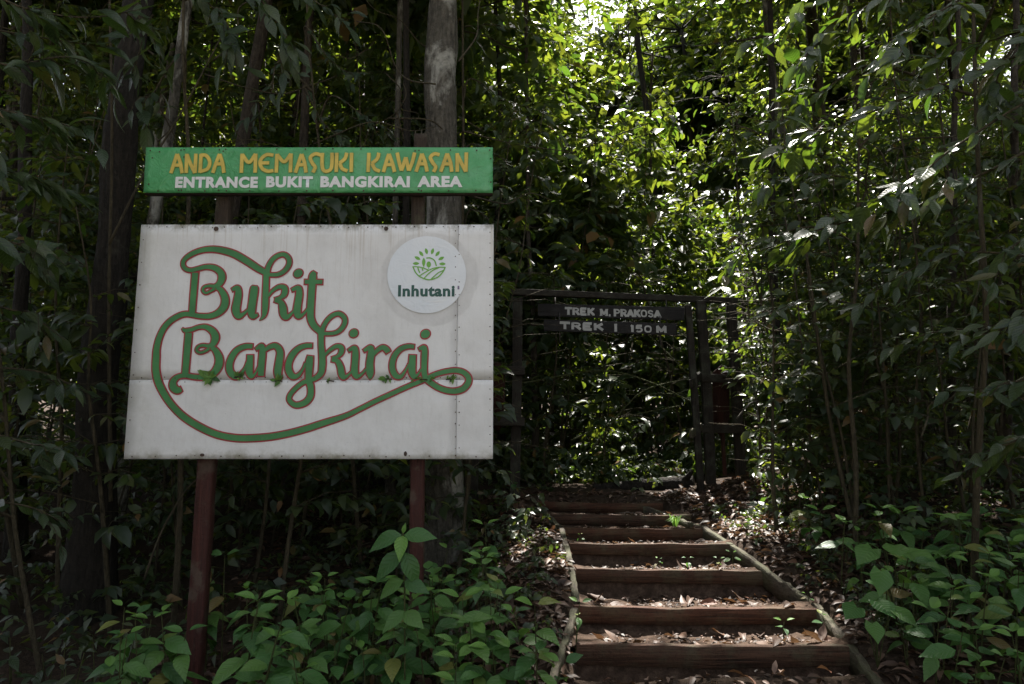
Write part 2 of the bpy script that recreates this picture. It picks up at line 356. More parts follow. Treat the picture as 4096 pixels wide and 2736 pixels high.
nx, ny = len(gx), len(gy); idx = np.arange(nx * ny).reshape(ny, nx)
fa = np.stack([idx[:-1, :-1], idx[:-1, 1:], idx[1:, 1:], idx[1:, :-1]], -1).reshape(-1, 4)
me = mesh_np('ground', np.stack([GX, GY, GZ], -1).reshape(-1, 3), fa.ravel(), np.arange(len(fa)) * 4, None, M['soil'], True)
ground = tag(link('ground', me), 'brown forest floor strewn with dead leaves', kind='structure')
# the road verge behind the camera
rm = MB(); rm.add([(-120, -120, -.20), (120, -120, -.20), (120, 1.5, -.20), (-120, 1.5, -.20)], [(0, 1, 2, 3)])
t = NT('road_gravel'); co = t.coord('Object'); n = t.noise(co, 30, 5, .6)
t.base(t.ramp(n, [(.3, (.16, .14, .11)), (.7, (.30, .27, .22))]), .9, .2); t.bump(n, .5, .02)
tag(rm.build('road', t.m), kind='structure')

# ------------------------------------------------------------------ stairway
rng = np.random.default_rng(5)
st_base = rise[0][0] * .5 + rise[0][1] * .5
stair = thing('timber_stairway', 'timber edged earth steps climbing through the leaf litter to the gate', 'stairway', (st_base[0], st_base[1], -.2))
sb = np.array(stair.location)
for k, (a, b, hh) in enumerate(rise):
    m_ = MB(); n = 14; pr = []
    th = .065 if k else .075
    for i in range(n + 1):
        u = i / n; c = a + (b - a) * u; s_ = .004 * math.sin(9 * u + k) + .003 * math.sin(23 * u + 2 * k) - .006 * math.sin(math.pi * u)
        hb = hh * (1 + .05 * math.sin(4 * u + k * 1.7)); e = .0025
        pr.append([(c[0], c[1], c[2] + s_ - hb), (c[0], c[1] + .002 * math.sin(15 * u), c[2] + s_ - e), (c[0], c[1] + e, c[2] + s_), (c[0], c[1] + th - e, c[2] + s_ - .001), (c[0], c[1] + th, c[2] + s_ - e), (c[0], c[1] + th, c[2] + s_ - hb)])
    V = [p for r_ in pr for p in r_]; F = []
    for i in range(n):
        for j in range(6):
            q = (j + 1) % 6; F.append((i * 6 + j, i * 6 + q, (i + 1) * 6 + q, (i + 1) * 6 + j))
    F.append(tuple(range(6))); F.append(tuple(n * 6 + j for j in range(6))[::-1])
    m_.add(V, F); m_.build('riser_board', M['riser'], stair, inv=sb)
# earth treads between the boards, with the washed out soil face under each board
for k in range(-1, 7):
    if k < 0:
        y0, z0 = 4.9, -.20; a0 = np.array([rise[0][0][0], 4.9, 0]); b0 = np.array([rise[0][1][0], 4.9, 0])
    else:
        a0, b0, _ = rise[k]; y0 = a0[1] + .045; z0 = zt[k] - .012
    if k < 6:
        a1, b1, h1 = rise[k + 1]; y1 = a1[1]; zb = zt[k + 1] - h1
    else:
        a1 = a0 + np.array([0, .6, 0]); b1 = b0 + np.array([0, .6, 0]); y1 = y0 + .55; zb = zt[6] + .03
    zflat = min(z0 - .055, zb - .02) if k >= 0 else min(-.12, zb - .02)
    prof = [(y0, z0 if k >= 0 else -.26)] + [(y0 + (y1 - .10 - y0) * u, z0 + (zflat - z0) * min(1, u * 1.7) if k >= 0 else -.26 + (zflat + .26) * u) for u in (.15, .3, .45, .6, .75, .9, 1)] + [(y1 + .015, zflat + .01), (y1 + .034, zb + .005), (y1 + .04, zb + .05)]
    n = 44; V = []; F = []
    for j, (y, z) in enumerate(prof):
        u = (y - a0[1]) / max(1e-3, (a1[1] - a0[1])); xl = a0[0] + (a1[0] - a0[0]) * u - .03; xr = b0[0] + (b1[0] - b0[0]) * u + .03
        for i in range(n + 1):
            x = xl + (xr - xl) * i / n
            w_ = (1 - abs(2 * j / (len(prof) - 1) - 1)) * (.014 * math.sin(7 * x + 3 * k + j) + .012 * math.sin(17 * x - 5 * y) + rng.normal(0, .005))
            V.append((x, y, z + w_ + .055 * (abs(2 * i / n - 1) ** 4) * (0 < j < len(prof) - 2)))
    for j in range(len(prof) - 1):
        for i in range(n):
            F.append((j * (n + 1) + i, j * (n + 1) + i + 1, (j + 1) * (n + 1) + i + 1, (j + 1) * (n + 1) + i))
    m_ = MB(); m_.add(V, F); m_.build('earth_tread', M['red_soil'], stair, sm=True, inv=sb)
# side boards along both edges
def edge_board(pts, th=.045, h=.16):
    pts = catmull(pts, 8); pts = pts + rng.normal(0, .004, pts.shape); tan = norm(np.gradient(pts, axis=0)); side = norm(np.cross(tan, [0, 0, 1.0])); m_ = MB(); V = []; F = []
    for i, p in enumerate(pts):
        w_ = th * (1 + .10 * math.sin(i * 1.3)); s_ = side[i] * w_ / 2; d = .004 * math.sin(i * 2.1)
        V += [p - s_ + [0, 0, -h], p - s_ + [0, 0, -.006 + d], p - s_ * .8 + [0, 0, d], p + s_ * .8 + [0, 0, d], p + s_ + [0, 0, -.006 + d], p + s_ + [0, 0, -h]]
    for i in range(len(pts) - 1):
        for j in range(6):
            q = (j + 1) % 6; F.append((i * 6 + j, i * 6 + q, (i + 1) * 6 + q, (i + 1) * 6 + j))
    F.append(tuple(range(6))); F.append(tuple((len(pts) - 1) * 6 + j for j in range(6))[::-1])
    m_.add(V, F); m_.build('side_board', M['edge'], stair, inv=sb)
edge_board([P2(1220, 1141, 9.35), P2(1250, 1174, 8.5), P2(1284, 1206, 7.9)], .055, .2)
edge_board([P2(1287, 1209, 7.88), P2(1302, 1262, 7.15), P2(1312, 1312, 6.65), P2(1324, 1380, 6.12)], .05)
edge_board([P2(1318, 1392, 6.02), P2(1300, 1450, 5.65), P2(1280, 1510, 5.3), P2(1258, 1575, 4.98)], .052)
edge_board([P2(1478, 1160, 9.3), P2(1545, 1185, 8.75), P2(1618, 1210, 8.0)], .055)
edge_board([P2(1612, 1206, 8.0), P2(1685, 1253, 7.3), P2(1755, 1303, 6.75), P2(1822, 1350, 6.38), P2(1886, 1395, 6.07)], .052)
edge_board([P2(1882, 1398, 6.03), P2(1935, 1460, 5.6), P2(1985, 1525, 5.25), P2(2030, 1590, 4.95)], .056)

# ------------------------------------------------------------------ the big sign
pA, pB, pC = [P4(x, y, BY) for x, y in ((1000, 898), (1000, 1836), (0, 0))]
def PL(px, py, d=0.0):                 # photo pixel on the sign face, d metres in front of it
    p = P4(px, py, BY); return np.array([p[0], BY - d, p[2]])
base_z = float(H(P2(465, 1300, 5.68)[0], 5.68))
sign = thing('entrance_sign', 'large white painted board with green script lettering and green header on red posts', 'sign', (P4(1250, 1836, BY)[0], BY + .1, -.25))
sgb = np.array(sign.location)
xL = P4(494, 1836, BY)[0]; xLt = P4(564, 898, BY)[0]; xR = (P4(1974, 1836, BY)[0] + P4(1972, 898, BY)[0]) / 2
xSeam = P4(1828, 1400, BY)[0]; zS1 = P4(520, 1518, BY)[2]
def sheet(x0b, x0t, x1b, x1t, z0, z1, dents):
    n1, n2 = 24, 14; V = []; F = []
    for j in range(n2 + 1):
        for i in range(n1 + 1):
            u, v = i / n1, j / n2; x = (x0b + (x1b - x0b) * u) * (1 - v) + (x0t + (x1t - x0t) * u) * v; z = z0 + (z1 - z0) * v
            d = .0009 * (math.sin(5 * x + 3 * z) + math.sin(3.1 * z - 7 * x)) * min(1, 6 * min(u, 1 - u)) * min(1, 6 * min(v, 1 - v)) + rng.normal(0, .0002)
            V.append((x, BY + .003 + d * .5 + dents, z))
    for j in range(n2):
        for i in range(n1): F.append((j * (n1 + 1) + i, j * (n1 + 1) + i + 1, (j + 1) * (n1 + 1) + i + 1, (j + 1) * (n1 + 1) + i))
    # folded rim
    nb = len(V); per = [i for i in range(n1 + 1)] + [(j + 1) * (n1 + 1) - 1 for j in range(1, n2 + 1)] + [n2 * (n1 + 1) + i for i in range(n1 - 1, -1, -1)] + [j * (n1 + 1) for j in range(n2 - 1, 0, -1)]
    for q in per: V.append((V[q][0], BY + .03, V[q][2]))
    for i in range(len(per)):
        k = (i + 1) % len(per); F.append((per[i], nb + i, nb + k, per[k]))
    m_ = MB(); m_.add(V, F); return m_
lin = lambda z: xL + (xLt - xL) * (z - b_bot) / (b_top - b_bot)
g_ = .0025
for (x0b, x0t, x1b, x1t, z0, z1, d) in ((xL, lin(zS1 - g_), xSeam - g_, xSeam - g_, b_bot, zS1 - g_, 0), (lin(zS1), xLt, xSeam - g_, xSeam - g_, zS1, b_top, .001),
                                        (xSeam, xSeam, xR, xR, b_bot, zS1 - g_, .001), (xSeam, xSeam, xR, xR, zS1, b_top, .0)):
    sheet(x0b, x0t, x1b, x1t, z0, z1, d).build('board_sheet', M['board'], sign, sm=False, inv=sgb)
for (xa, xb, z) in ((xLt + .02, xR - .02, b_top - .03), (xL + .02, xR - .02, b_bot + .03), (xL + .05, xR - .02, zS1)):
    m_ = MB(); m_.box(((xa + xb) / 2, BY + .058, z), (xb - xa, .05, .05)); m_.build('batten', M['frame_dark'], sign, inv=sgb)
# posts
def post(pts, w, mat, name, parent, inv, twist=0.0):
    m_ = MB(); pts = catmull(pts, 7); V = []; F = []; n = len(pts)
    for i, p in enumerate(pts):
        e = .012; h = w / 2 * (1 + .02 * math.sin(i * 1.9))
        for (x, y) in ((-h + e, -h), (h - e, -h), (h, -h + e), (h, h - e), (h - e, h), (-h + e, h), (-h, h - e), (-h, -h + e)):
            V.append((p[0] + x + rng.normal(0, .001), p[1] + y + rng.normal(0, .001), p[2]))
    for i in range(n - 1):
        for j in range(8):
            k = (j + 1) % 8; F.append((i * 8 + j, i * 8 + k, (i + 1) * 8 + k, (i + 1) * 8 + j))
    F.append(tuple(range(8))[::-1]); F.append(tuple((n - 1) * 8 + j for j in range(8)))
    m_.add(V, F); return m_.build(name, mat, parent, inv=inv)
YP = 5.735
post([P2(440, 1600, YP), P2(454, 1400, YP), P2(476, 1060, YP), P2(480, 1000, YP)], wpx(35, YP), M['post_red'], 'post', sign, sgb)
post([P2(480, 1000, YP), P2(513, 510, YP), P2(519, 420, YP), P2(524, 346, YP)], wpx(33, YP), M['post_grey'], 'post', sign, sgb)
post([P2(953, 1560, YP), P2(955, 1300, YP), P2(958, 1060, YP), P2(958, 1000, YP)], wpx(31, YP), M['post_red'], 'post', sign, sgb)
post([P2(958, 1000, YP), P2(959, 510, YP), P2(962, 400, YP), P2(966, 312, YP)], wpx(30, YP), M['post_grey'], 'post', sign, sgb)
m_ = MB()        # splintered top of the post
c = P2(966, 318, YP)
for i in range(7):
    o = rng.uniform(-.04, .04, 2); m_.tube([c + [o[0], o[1], -.03], c + [o[0] * 1.2, o[1], rng.uniform(.02, .07)]], [.014, .003], 4)
m_.build('splintered_end', M['post_grey'], sign, inv=sgb)
# header board
hz0, hz1 = P4(1270, 772, BY)[2], P4(1270, 592, BY)[2]
hx0b, hx0t, hx1 = P4(577, 772, BY)[0], P4(587, 592, BY)[0], P4(1971, 680, BY)[0]
HY = BY - .012
V = []; F = []; n1, n2 = 60, 10
for j in range(n2 + 1):
    for i in range(n1 + 1):
        u, v = i / n1, j / n2; x0 = hx0b + (hx0t - hx0b) * v; x = x0 + (hx1 - x0) * u
        V.append((x, HY + .0015 * math.sin(9 * x + 12 * v) + .002 * math.sin(23 * x - 9 * v) * smooth(.6, 1, u), hz0 + (hz1 - hz0) * v))
for j in range(n2):
    for i in range(n1): F.append((j * (n1 + 1) + i, j * (n1 + 1) + i + 1, (j + 1) * (n1 + 1) + i + 1, (j + 1) * (n1 + 1) + i))
nb = len(V); per = [i for i in range(n1 + 1)] + [(j + 1) * (n1 + 1) - 1 for j in range(1, n2 + 1)] + [n2 * (n1 + 1) + i for i in range(n1 - 1, -1, -1)] + [j * (n1 + 1) for j in range(n2 - 1, 0, -1)]
for q in per: V.append((V[q][0], HY + .012, V[q][2]))
for i in range(len(per)):
    k = (i + 1) % len(per); F.append((per[i], nb + i, nb + k, per[k]))
m_ = MB(); m_.add(V, F); header = m_.build('header_board', M['header'], sign, inv=sgb)
m_ = MB(); m_.box(((hx0b + hx1) / 2, HY + .034, (hz0 + hz1) / 2 - .008), (hx1 - hx0b - .004, .04, hz1 - hz0 + .010)); m_.build('header_frame', M['frame_dark'], sign, inv=sgb)

# --- brush strokes as thin paint layers
def ribbon(mb, pts, y, ends='flat', sm_per=9, grow=0.0, straight=False):
    """pts: rows (x, z, half width) on the sign plane."""
    P = np.asarray(pts, float)
    C = P if straight else catmull(P, sm_per)
    if grow:
        d0 = norm((C[0, :2] - C[1, :2])[None])[0]; d1 = norm((C[-1, :2] - C[-2, :2])[None])[0]
        C = np.vstack([[*(C[0, :2] + d0 * grow), C[0, 2]], C, [*(C[-1, :2] + d1 * grow), C[-1, 2]]])
    tan = norm(np.gradient(C[:, :2], axis=0)); nrm = np.stack([-tan[:, 1], tan[:, 0]], -1); hw = C[:, 2] + grow
    Lf = C[:, :2] + nrm * hw[:, None]; Rt = C[:, :2] - nrm * hw[:, None]; n = len(C)
    yy = y - np.linspace(0, .0009, n)         # each stroke climbs a hair so that it never lies in its own plane where it crosses itself
    V = [(p[0], q, p[1]) for p, q in zip(Lf, yy)] + [(p[0], q, p[1]) for p, q in zip(Rt, yy)]
    F = [(i, i + 1, n + i + 1, n + i) for i in range(n - 1)]
    mb.add(V, F)
def ellipse(mb, cx, cz, rx, rz, y, rot=0.0, n=28):
    th = np.arange(n) * 2 * math.pi / n; a = rx * np.cos(th); b = rz * np.sin(th)
    mb.add([(cx + p * math.cos(rot) - q * math.sin(rot), y, cz + p * math.sin(rot) + q * math.cos(rot)) for p, q in zip(a, b)], [tuple(range(n))])
PXM = BY / F4 * 1.004          # metres per source pixel on the board
CR = {'A': (580, 940, 800 / 2348), 'B': (580, 1230, 560 / 1568), 'C': (1180, 1220, 760 / 2348), 'D': (1500, 900, 480 / 1882), 'E': (560, 580, 720 / 2348), 'F': (1260, 580, 720 / 2348)}
def cpt(crop, x, y, w, Y=BY):
    ox, oy, s = CR[crop]; p = P4(ox + x * s, oy + y * s, Y); return (p[0], p[2], w * s * PXM / 2)
STR = [
 [('A', 1440, 455, 85), ('A', 1330, 395, 95), ('A', 1200, 310, 100), ('A', 1050, 225, 100), ('A', 900, 180, 95), ('A', 770, 167, 88), ('A', 650, 185, 82), ('A', 540, 230, 78), ('A', 465, 290, 72), ('A', 448, 345, 72), ('A', 475, 395, 72), ('A', 540, 415, 72), ('A', 620, 398, 75), ('A', 720, 375, 78), ('A', 810, 385, 88), ('A', 880, 430, 98), ('A', 905, 495, 108), ('A', 880, 565, 96), ('A', 825, 602, 72), ('A', 760, 598, 62), ('A', 700, 612, 58), ('A', 682, 650, 58), ('A', 715, 682, 56), ('A', 770, 660, 56), ('A', 835, 622, 62)],
 [('A', 825, 612, 60), ('A', 890, 645, 85), ('A', 940, 740, 106), ('A', 930, 840, 110), ('A', 860, 915, 96), ('A', 760, 953, 86), ('A', 650, 953, 80), ('A', 560, 938, 78), ('A', 480, 928, 82), ('A', 400, 950, 85), ('A', 300, 1010, 86), ('A', 220, 1100, 88), ('A', 165, 1220, 92), ('A', 138, 1340, 96), ('B', 127, 550, 98), ('B', 124, 700, 100), ('B', 150, 830, 100), ('B', 208, 955, 96), ('B', 300, 1090, 92), ('B', 430, 1220, 92), ('B', 600, 1330, 92), ('B', 800, 1420, 90), ('B', 1000, 1460, 90), ('B', 1180, 1464, 90), ('B', 1400, 1448, 90), ('B', 1600, 1412, 88), ('B', 1800, 1360, 88), ('B', 2000, 1295, 86), ('C', 620, 1373, 82), ('C', 800, 1287, 78), ('C', 1000, 1187, 78), ('C', 1200, 1095, 78), ('C', 1400, 1005, 78), ('C', 1560, 940, 78), ('C', 1660, 892, 80), ('C', 1760, 850, 80), ('C', 1880, 820, 82), ('C', 1990, 810, 84), ('C', 2080, 832, 88), ('C', 2140, 890, 92), ('C', 2142, 960, 95), ('C', 2080, 1035, 95), ('C', 1980, 1065, 92), ('C', 1880, 1058, 90), ('C', 1780, 1025, 90), ('C', 1690, 970, 92), ('C', 1625, 915, 92), ('C', 1600, 850, 95), ('C', 1597, 750, 96), ('C', 1600, 650, 98), ('C', 1602, 560, 96), ('C', 1590, 522, 80), ('C', 1520, 555, 60)],
 [('A', 592, 430, 100), ('A', 572, 680, 98), ('A', 552, 935, 96)],
 [('A', 1012, 652, 62), ('A', 1085, 622, 85), ('A', 1098, 690, 104), ('A', 1082, 790, 112), ('A', 1070, 880, 116), ('A', 1100, 950, 98), ('A', 1160, 925, 66), ('A', 1220, 870, 50)],
 [('A', 1292, 585, 60), ('A', 1285, 630, 112), ('A', 1265, 780, 114), ('A', 1252, 890, 112), ('A', 1270, 955, 90), ('A', 1340, 930, 48)],
 [('A', 1432, 480, 88), ('A', 1448, 380, 82), ('A', 1500, 290, 78), ('A', 1570, 240, 76), ('A', 1640, 232, 76), ('A', 1690, 282, 80), ('A', 1690, 350, 80), ('A', 1640, 422, 76), ('A', 1560, 465, 72), ('A', 1440, 468, 66)],
 [('A', 1425, 430, 90), ('A', 1422, 560, 92), ('A', 1416, 720, 96), ('A', 1412, 860, 94), ('A', 1395, 950, 70), ('A', 1342, 1008, 12)],
 [('A', 1440, 730, 50), ('A', 1500, 655, 62), ('A', 1580, 608, 74), ('A', 1640, 625, 90), ('A', 1638, 690, 92), ('A', 1595, 735, 70), ('A', 1515, 760, 62)],
 [('A', 1510, 765, 60), ('A', 1590, 788, 84), ('A', 1618, 850, 108), ('A', 1630, 930, 108), ('A', 1665, 965, 88), ('A', 1730, 915, 55), ('A', 1770, 860, 50)],
 [('A', 1712, 652, 62), ('A', 1800, 622, 84), ('A', 1812, 690, 102), ('A', 1797, 800, 106), ('A', 1787, 895, 110), ('A', 1805, 955, 88), ('A', 1865, 925, 58), ('A', 1925, 850, 50)],
 [('A', 2005, 425, 60), ('A', 1972, 480, 108), ('A', 1962, 600, 106), ('A', 1952, 750, 106), ('A', 1945, 880, 106), ('A', 1948, 980, 104), ('A', 1985, 1065, 100), ('A', 2060, 1140, 92), ('C', 325, 400, 95), ('C', 326, 500, 95), ('B', 1986, 550, 95), ('B', 1986, 650, 96), ('B', 1970, 738, 88), ('B', 1900, 798, 76), ('B', 1780, 838, 72), ('B', 1690, 905, 70), ('B', 1624, 985, 72), ('B', 1622, 1045, 74), ('B', 1690, 1093, 80), ('B', 1790, 1068, 88), ('B', 1850, 1000, 92), ('B', 1858, 900, 92), ('B', 1838, 820, 95), ('B', 1836, 740, 96), ('B', 1842, 620, 106), ('B', 1856, 530, 84)],
 [('A', 1862, 550, 76), ('A', 2098, 552, 76)],
 [('C', 330, 370, 88), ('C', 348, 280, 80), ('C', 400, 190, 78), ('C', 470, 128, 78), ('C', 548, 108, 80), ('C', 612, 160, 82), ('C', 614, 230, 82), ('C', 562, 308, 78), ('C', 480, 350, 72), ('C', 340, 355, 68)],
 [('C', 345, 650, 50), ('C', 425, 565, 66), ('C', 510, 512, 76), ('C', 572, 525, 88), ('C', 572, 585, 88), ('C', 530, 635, 68), ('C', 445, 662, 58)],
 [('C', 438, 680, 58), ('C', 520, 692, 84), ('C', 560, 760, 100), ('C', 578, 850, 104), ('C', 605, 895, 84), ('C', 660, 865, 58), ('C', 710, 810, 48)],
 [('C', 648, 572, 60), ('C', 735, 530, 84), ('C', 748, 600, 104), ('C', 742, 720, 106), ('C', 738, 820, 110), ('C', 765, 885, 86), ('C', 830, 850, 58), ('C', 890, 780, 50)],
 [('C', 838, 575, 60), ('C', 935, 525, 86), ('C', 940, 610, 108), ('C', 926, 720, 112), ('C', 928, 830, 116), ('C', 930, 880, 90), ('C', 926, 932, 14)],
 [('C', 955, 640, 56), ('C', 1010, 570, 76), ('C', 1080, 525, 84), ('C', 1130, 550, 96), ('C', 1162, 598, 86)],
 [('C', 1488, 518, 74), ('C', 1400, 512, 80), ('C', 1310, 542, 86), ('C', 1242, 612, 92), ('C', 1207, 700, 96), ('C', 1207, 800, 98), ('C', 1250, 876, 94), ('C', 1312, 882, 74), ('C', 1372, 800, 52), ('C', 1410, 720, 46)],
 [('C', 1456, 605, 104), ('C', 1450, 700, 110), ('C', 1446, 815, 114), ('C', 1475, 890, 84), ('C', 1530, 845, 52), ('C', 1570, 780, 46)],
 [('B', 1888, 428, 70), ('B', 1800, 430, 76), ('B', 1720, 462, 84), ('B', 1652, 532, 92), ('B', 1612, 622, 94), ('B', 1612, 705, 96), ('B', 1655, 770, 90), ('B', 1715, 762, 68), ('B', 1770, 690, 50), ('B', 1800, 610, 46)],
 [('B', 412, 228, 30), ('B', 450, 258, 66), ('B', 520, 250, 66), ('B', 600, 222, 66), ('B', 680, 218, 76), ('B', 755, 262, 92), ('B', 790, 330, 106), ('B', 770, 400, 92), ('B', 720, 432, 66), ('B', 650, 424, 58), ('B', 597, 442, 56), ('B', 582, 482, 56), ('B', 620, 506, 52), ('B', 680, 488, 55), ('B', 735, 450, 60)],
 [('B', 730, 442, 58), ('B', 790, 480, 85), ('B', 832, 570, 106), ('B', 822, 660, 110), ('B', 760, 742, 96), ('B', 660, 780, 80), ('B', 550, 777, 76), ('B', 450, 762, 72), ('B', 370, 778, 76), ('B', 318, 832, 95), ('B', 322, 895, 104), ('B', 370, 928, 96), ('B', 420, 905, 70)],
 [('B', 492, 270, 98), ('B', 472, 510, 98), ('B', 452, 765, 94)],
 [('B', 1220, 438, 74), ('B', 1130, 436, 80), ('B', 1042, 472, 86), ('B', 982, 542, 92), ('B', 948, 632, 96), ('B', 956, 718, 96), ('B', 1010, 772, 88), ('B', 1065, 755, 68), ('B', 1120, 680, 50), ('B', 1150, 600, 46)],
 [('B', 1180, 520, 90), ('B', 1176, 620, 96), ('B', 1170, 715, 104), ('B', 1195, 775, 70), ('B', 1240, 735, 48), ('B', 1275, 660, 46)],
 [('B', 1232, 478, 56), ('B', 1308, 430, 78), ('B', 1316, 520, 96), ('B', 1305, 650, 96), ('B', 1300, 780, 88)],
 [('B', 1330, 490, 58), ('B', 1400, 442, 76), ('B', 1468, 432, 84), ('B', 1514, 495, 96), ('B', 1506, 600, 104), ('B', 1490, 715, 104), ('B', 1500, 780, 84), ('B', 1545, 765, 40)],
]
DOT = [('A', 1800, 452, 70, 62, .6), ('C', 727, 350, 70, 64, .6), ('C', 1612, 360, 74, 66, .6)]
OUT = 4.8 * PXM
red, rimm, grn = MB(), MB(), MB(); ds = 0.0
for s_ in STR:
    W = np.array([cpt(*q) for q in s_]); W[:, 2] *= 1.08; strt = len(W) == 2
    inner = W.copy(); inner[:, 2] = np.maximum(inner[:, 2] - OUT * 1.0, .002)
    ribbon(red, W, BY - .0004 - ds, straight=strt); Wi = inner
    # pull the green in from both ends so the red line closes the stroke
    C = Wi if strt else catmull(Wi, 9)
    d = np.concatenate([[0], np.cumsum(np.linalg.norm(np.diff(C[:, :2], axis=0), axis=1))]); tot = d[-1]
    q = np.linspace(OUT, tot - OUT, len(C)); Ci = np.stack([np.interp(q, d, C[:, i]) for i in range(3)], -1)
    ribbon(rimm, Ci, BY - .0024 - ds, straight=True)
    Cg = Ci.copy(); Cg[:, 2] *= .82; ribbon(grn, Cg, BY - .0044 - ds, straight=True); ds += .00004
for (cr, x, y, rx, rz, rot) in DOT:
    a = cpt(cr, x, y, 2 * rx); b_ = cpt(cr, x, y, 2 * rz)
    ellipse(red, a[0], a[1], a[2], b_[2], BY - .0010, rot); ellipse(grn, a[0], a[1], a[2] - OUT, b_[2] - OUT, BY - .0050, rot)
rimm.build('script_rim', M['letter_rim'], sign, inv=sgb); red.build('script_outline', M['letter_red'], sign, inv=sgb); grn.build('script_lettering', M['letter_green'], sign, inv=sgb)
# header first line
HL = [('E', [(408, 372), (445, 255), (490, 122)]), ('E', [(490, 122), (530, 235), (556, 372)]), ('E', [(432, 268), (545, 266)]),
 ('E', [(606, 370), (616, 120)]), ('E', [(618, 130), (660, 240), (722, 370)]), ('E', [(722, 370), (735, 118)]),
 ('E', [(788, 365), (802, 120)]), ('E', [(795, 135), (870, 145), (915, 225), (885, 315), (785, 352)]),
 ('E', [(953, 368), (1000, 230), (1045, 122)]), ('E', [(1045, 122), (1080, 240), (1100, 368)]), ('E', [(975, 252), (1085, 250)]),
 ('E', [(1325, 368), (1337, 118)]), ('E', [(1337, 128), (1425, 230), (1512, 122)]), ('E', [(1513, 118), (1506, 366)]),
 ('E', [(1746, 138), (1660, 130), (1592, 178), (1570, 242), (1600, 312), (1670, 346), (1745, 338)]), ('E', [(1575, 240), (1690, 237)]),
 ('E', [(1780, 364), (1792, 120)]), ('E', [(1792, 130), (1885, 222), (1974, 120)]), ('E', [(1974, 116), (1966, 362)]),
 ('E', [(2030, 367), (2075, 230), (2112, 122)]), ('E', [(2112, 122), (2150, 240), (2170, 365)]), ('E', [(2050, 264), (2155, 260)]),
 ('E', [(2375, 140), (2290, 120), (2226, 168), (2250, 240), (2288, 295), (2258, 364)]),
 ('F', [(100, 108), (95, 250), (112, 330), (160, 347), (212, 312), (226, 220), (226, 106)]),
 ('F', [(287, 106), (280, 358)]), ('F', [(418, 106), (395, 180), (325, 242)]), ('F', [(325, 240), (358, 312), (428, 345)]), ('F', [(480, 106), (475, 358)]),
 ('F', [(706, 106), (695, 357)]), ('F', [(836, 106), (815, 182), (745, 245)]), ('F', [(745, 243), (785, 318), (850, 346)]),
 ('F', [(894, 358), (930, 230), (966, 120)]), ('F', [(966, 120), (1010, 240), (1040, 356)]), ('F', [(915, 260), (1030, 258)]),
 ('F', [(1074, 104), (1100, 230), (1130, 340)]), ('F', [(1130, 340), (1187, 165)]), ('F', [(1187, 165), (1225, 340)]), ('F', [(1225, 340), (1270, 230), (1302, 104)]),
 ('F', [(1320, 353), (1360, 230), (1396, 118)]), ('F', [(1396, 118), (1440, 240), (1464, 352)]), ('F', [(1340, 252), (1450, 250)]),
 ('F', [(1626, 132), (1560, 120), (1508, 166), (1540, 240), (1575, 292), (1548, 356)]),
 ('F', [(1640, 354), (1685, 230), (1726, 116)]), ('F', [(1726, 116), (1768, 235), (1785, 354)]), ('F', [(1665, 252), (1768, 250)]),
 ('F', [(1857, 354), (1857, 112)]), ('F', [(1855, 125), (1910, 240), (1968, 352)]), ('F', [(1968, 354), (1976, 102)])]
for w0, w1 in ((0, 11), (11, 28), (28, len(HL))):       # the three words
  gl, ye = MB(), MB(); ds = 0
  for cr, pts in HL[w0:w1]:
    W = np.array([cpt(cr, x, y, 44, HY) for x, y in pts]); Wg = W.copy(); Wg[:, 2] *= 1.30
    ribbon(gl, Wg, HY - .0045 - ds, grow=0.0); ribbon(ye, W, HY - .0075 - ds); ds += .00008
  gw = gl.build('word_shading', M['letter_glow'], header, inv=sgb); ye.build('header_word', M['letter_yellow'], header, inv=sgb)

def text_mesh(txt, x0, x1, z0, z1, y, bold=.0, mat=None, shear=0.0):
    cu = bpy.data.curves.new('lettering', 'FONT'); cu.body = txt; cu.offset = bold; cu.resolution_u = 4; cu.space_character = 1.0 + bold * 2.2
    o = bpy.data.objects.new('lettering', cu); COL.objects.link(o)
    dg = bpy.context.evaluated_depsgraph_get(); me = bpy.data.meshes.new_from_object(o.evaluated_get(dg)); bpy.data.objects.remove(o)
    co = np.empty(len(me.vertices) * 3, np.float32); me.vertices.foreach_get('co', co); co = co.reshape(-1, 3)
    mn, mx = co.min(0), co.max(0); u = (co[:, 0] - mn[0]) / (mx[0] - mn[0]); v = (co[:, 1] - mn[1]) / (mx[1] - mn[1])
    out = np.stack([x0 + (x1 - x0) * u, np.full(len(u), y), z0 + (z1 - z0) * v + shear * u], -1)
    me.vertices.foreach_set('co', out.astype(np.float32).ravel()); me.materials.clear()
    if mat: me.materials.append(mat)
    return me
def put_text(txt, crop, x0, x1, y0, y1, d, mat, parent, name, Y=BY, bold=.03):
    a = cpt(crop, x0, y1, 1, Y); b_ = cpt(crop, x1, y0, 1, Y)
    me = text_mesh(txt, a[0] - sgb[0], b_[0] - sgb[0], a[1] - sgb[2], b_[1] - sgb[2], Y - d - sgb[1], bold, mat)
    return link(name, me, parent)
for w_, cr, x0, x1, y0, y1 in (('ENTRANCE', 'E', 460, 1545, 416, 564), ('BUKIT', 'E', 1645, 2260, 412, 558), ('BANGKIRAI', 'F', 70, 1240, 408, 557), ('AREA', 'F', 1335, 1925, 407, 553)):
    put_text(w_, cr, x0, x1, y0, y1, .006, M['letter_white'], header, 'header_word', HY, .055)
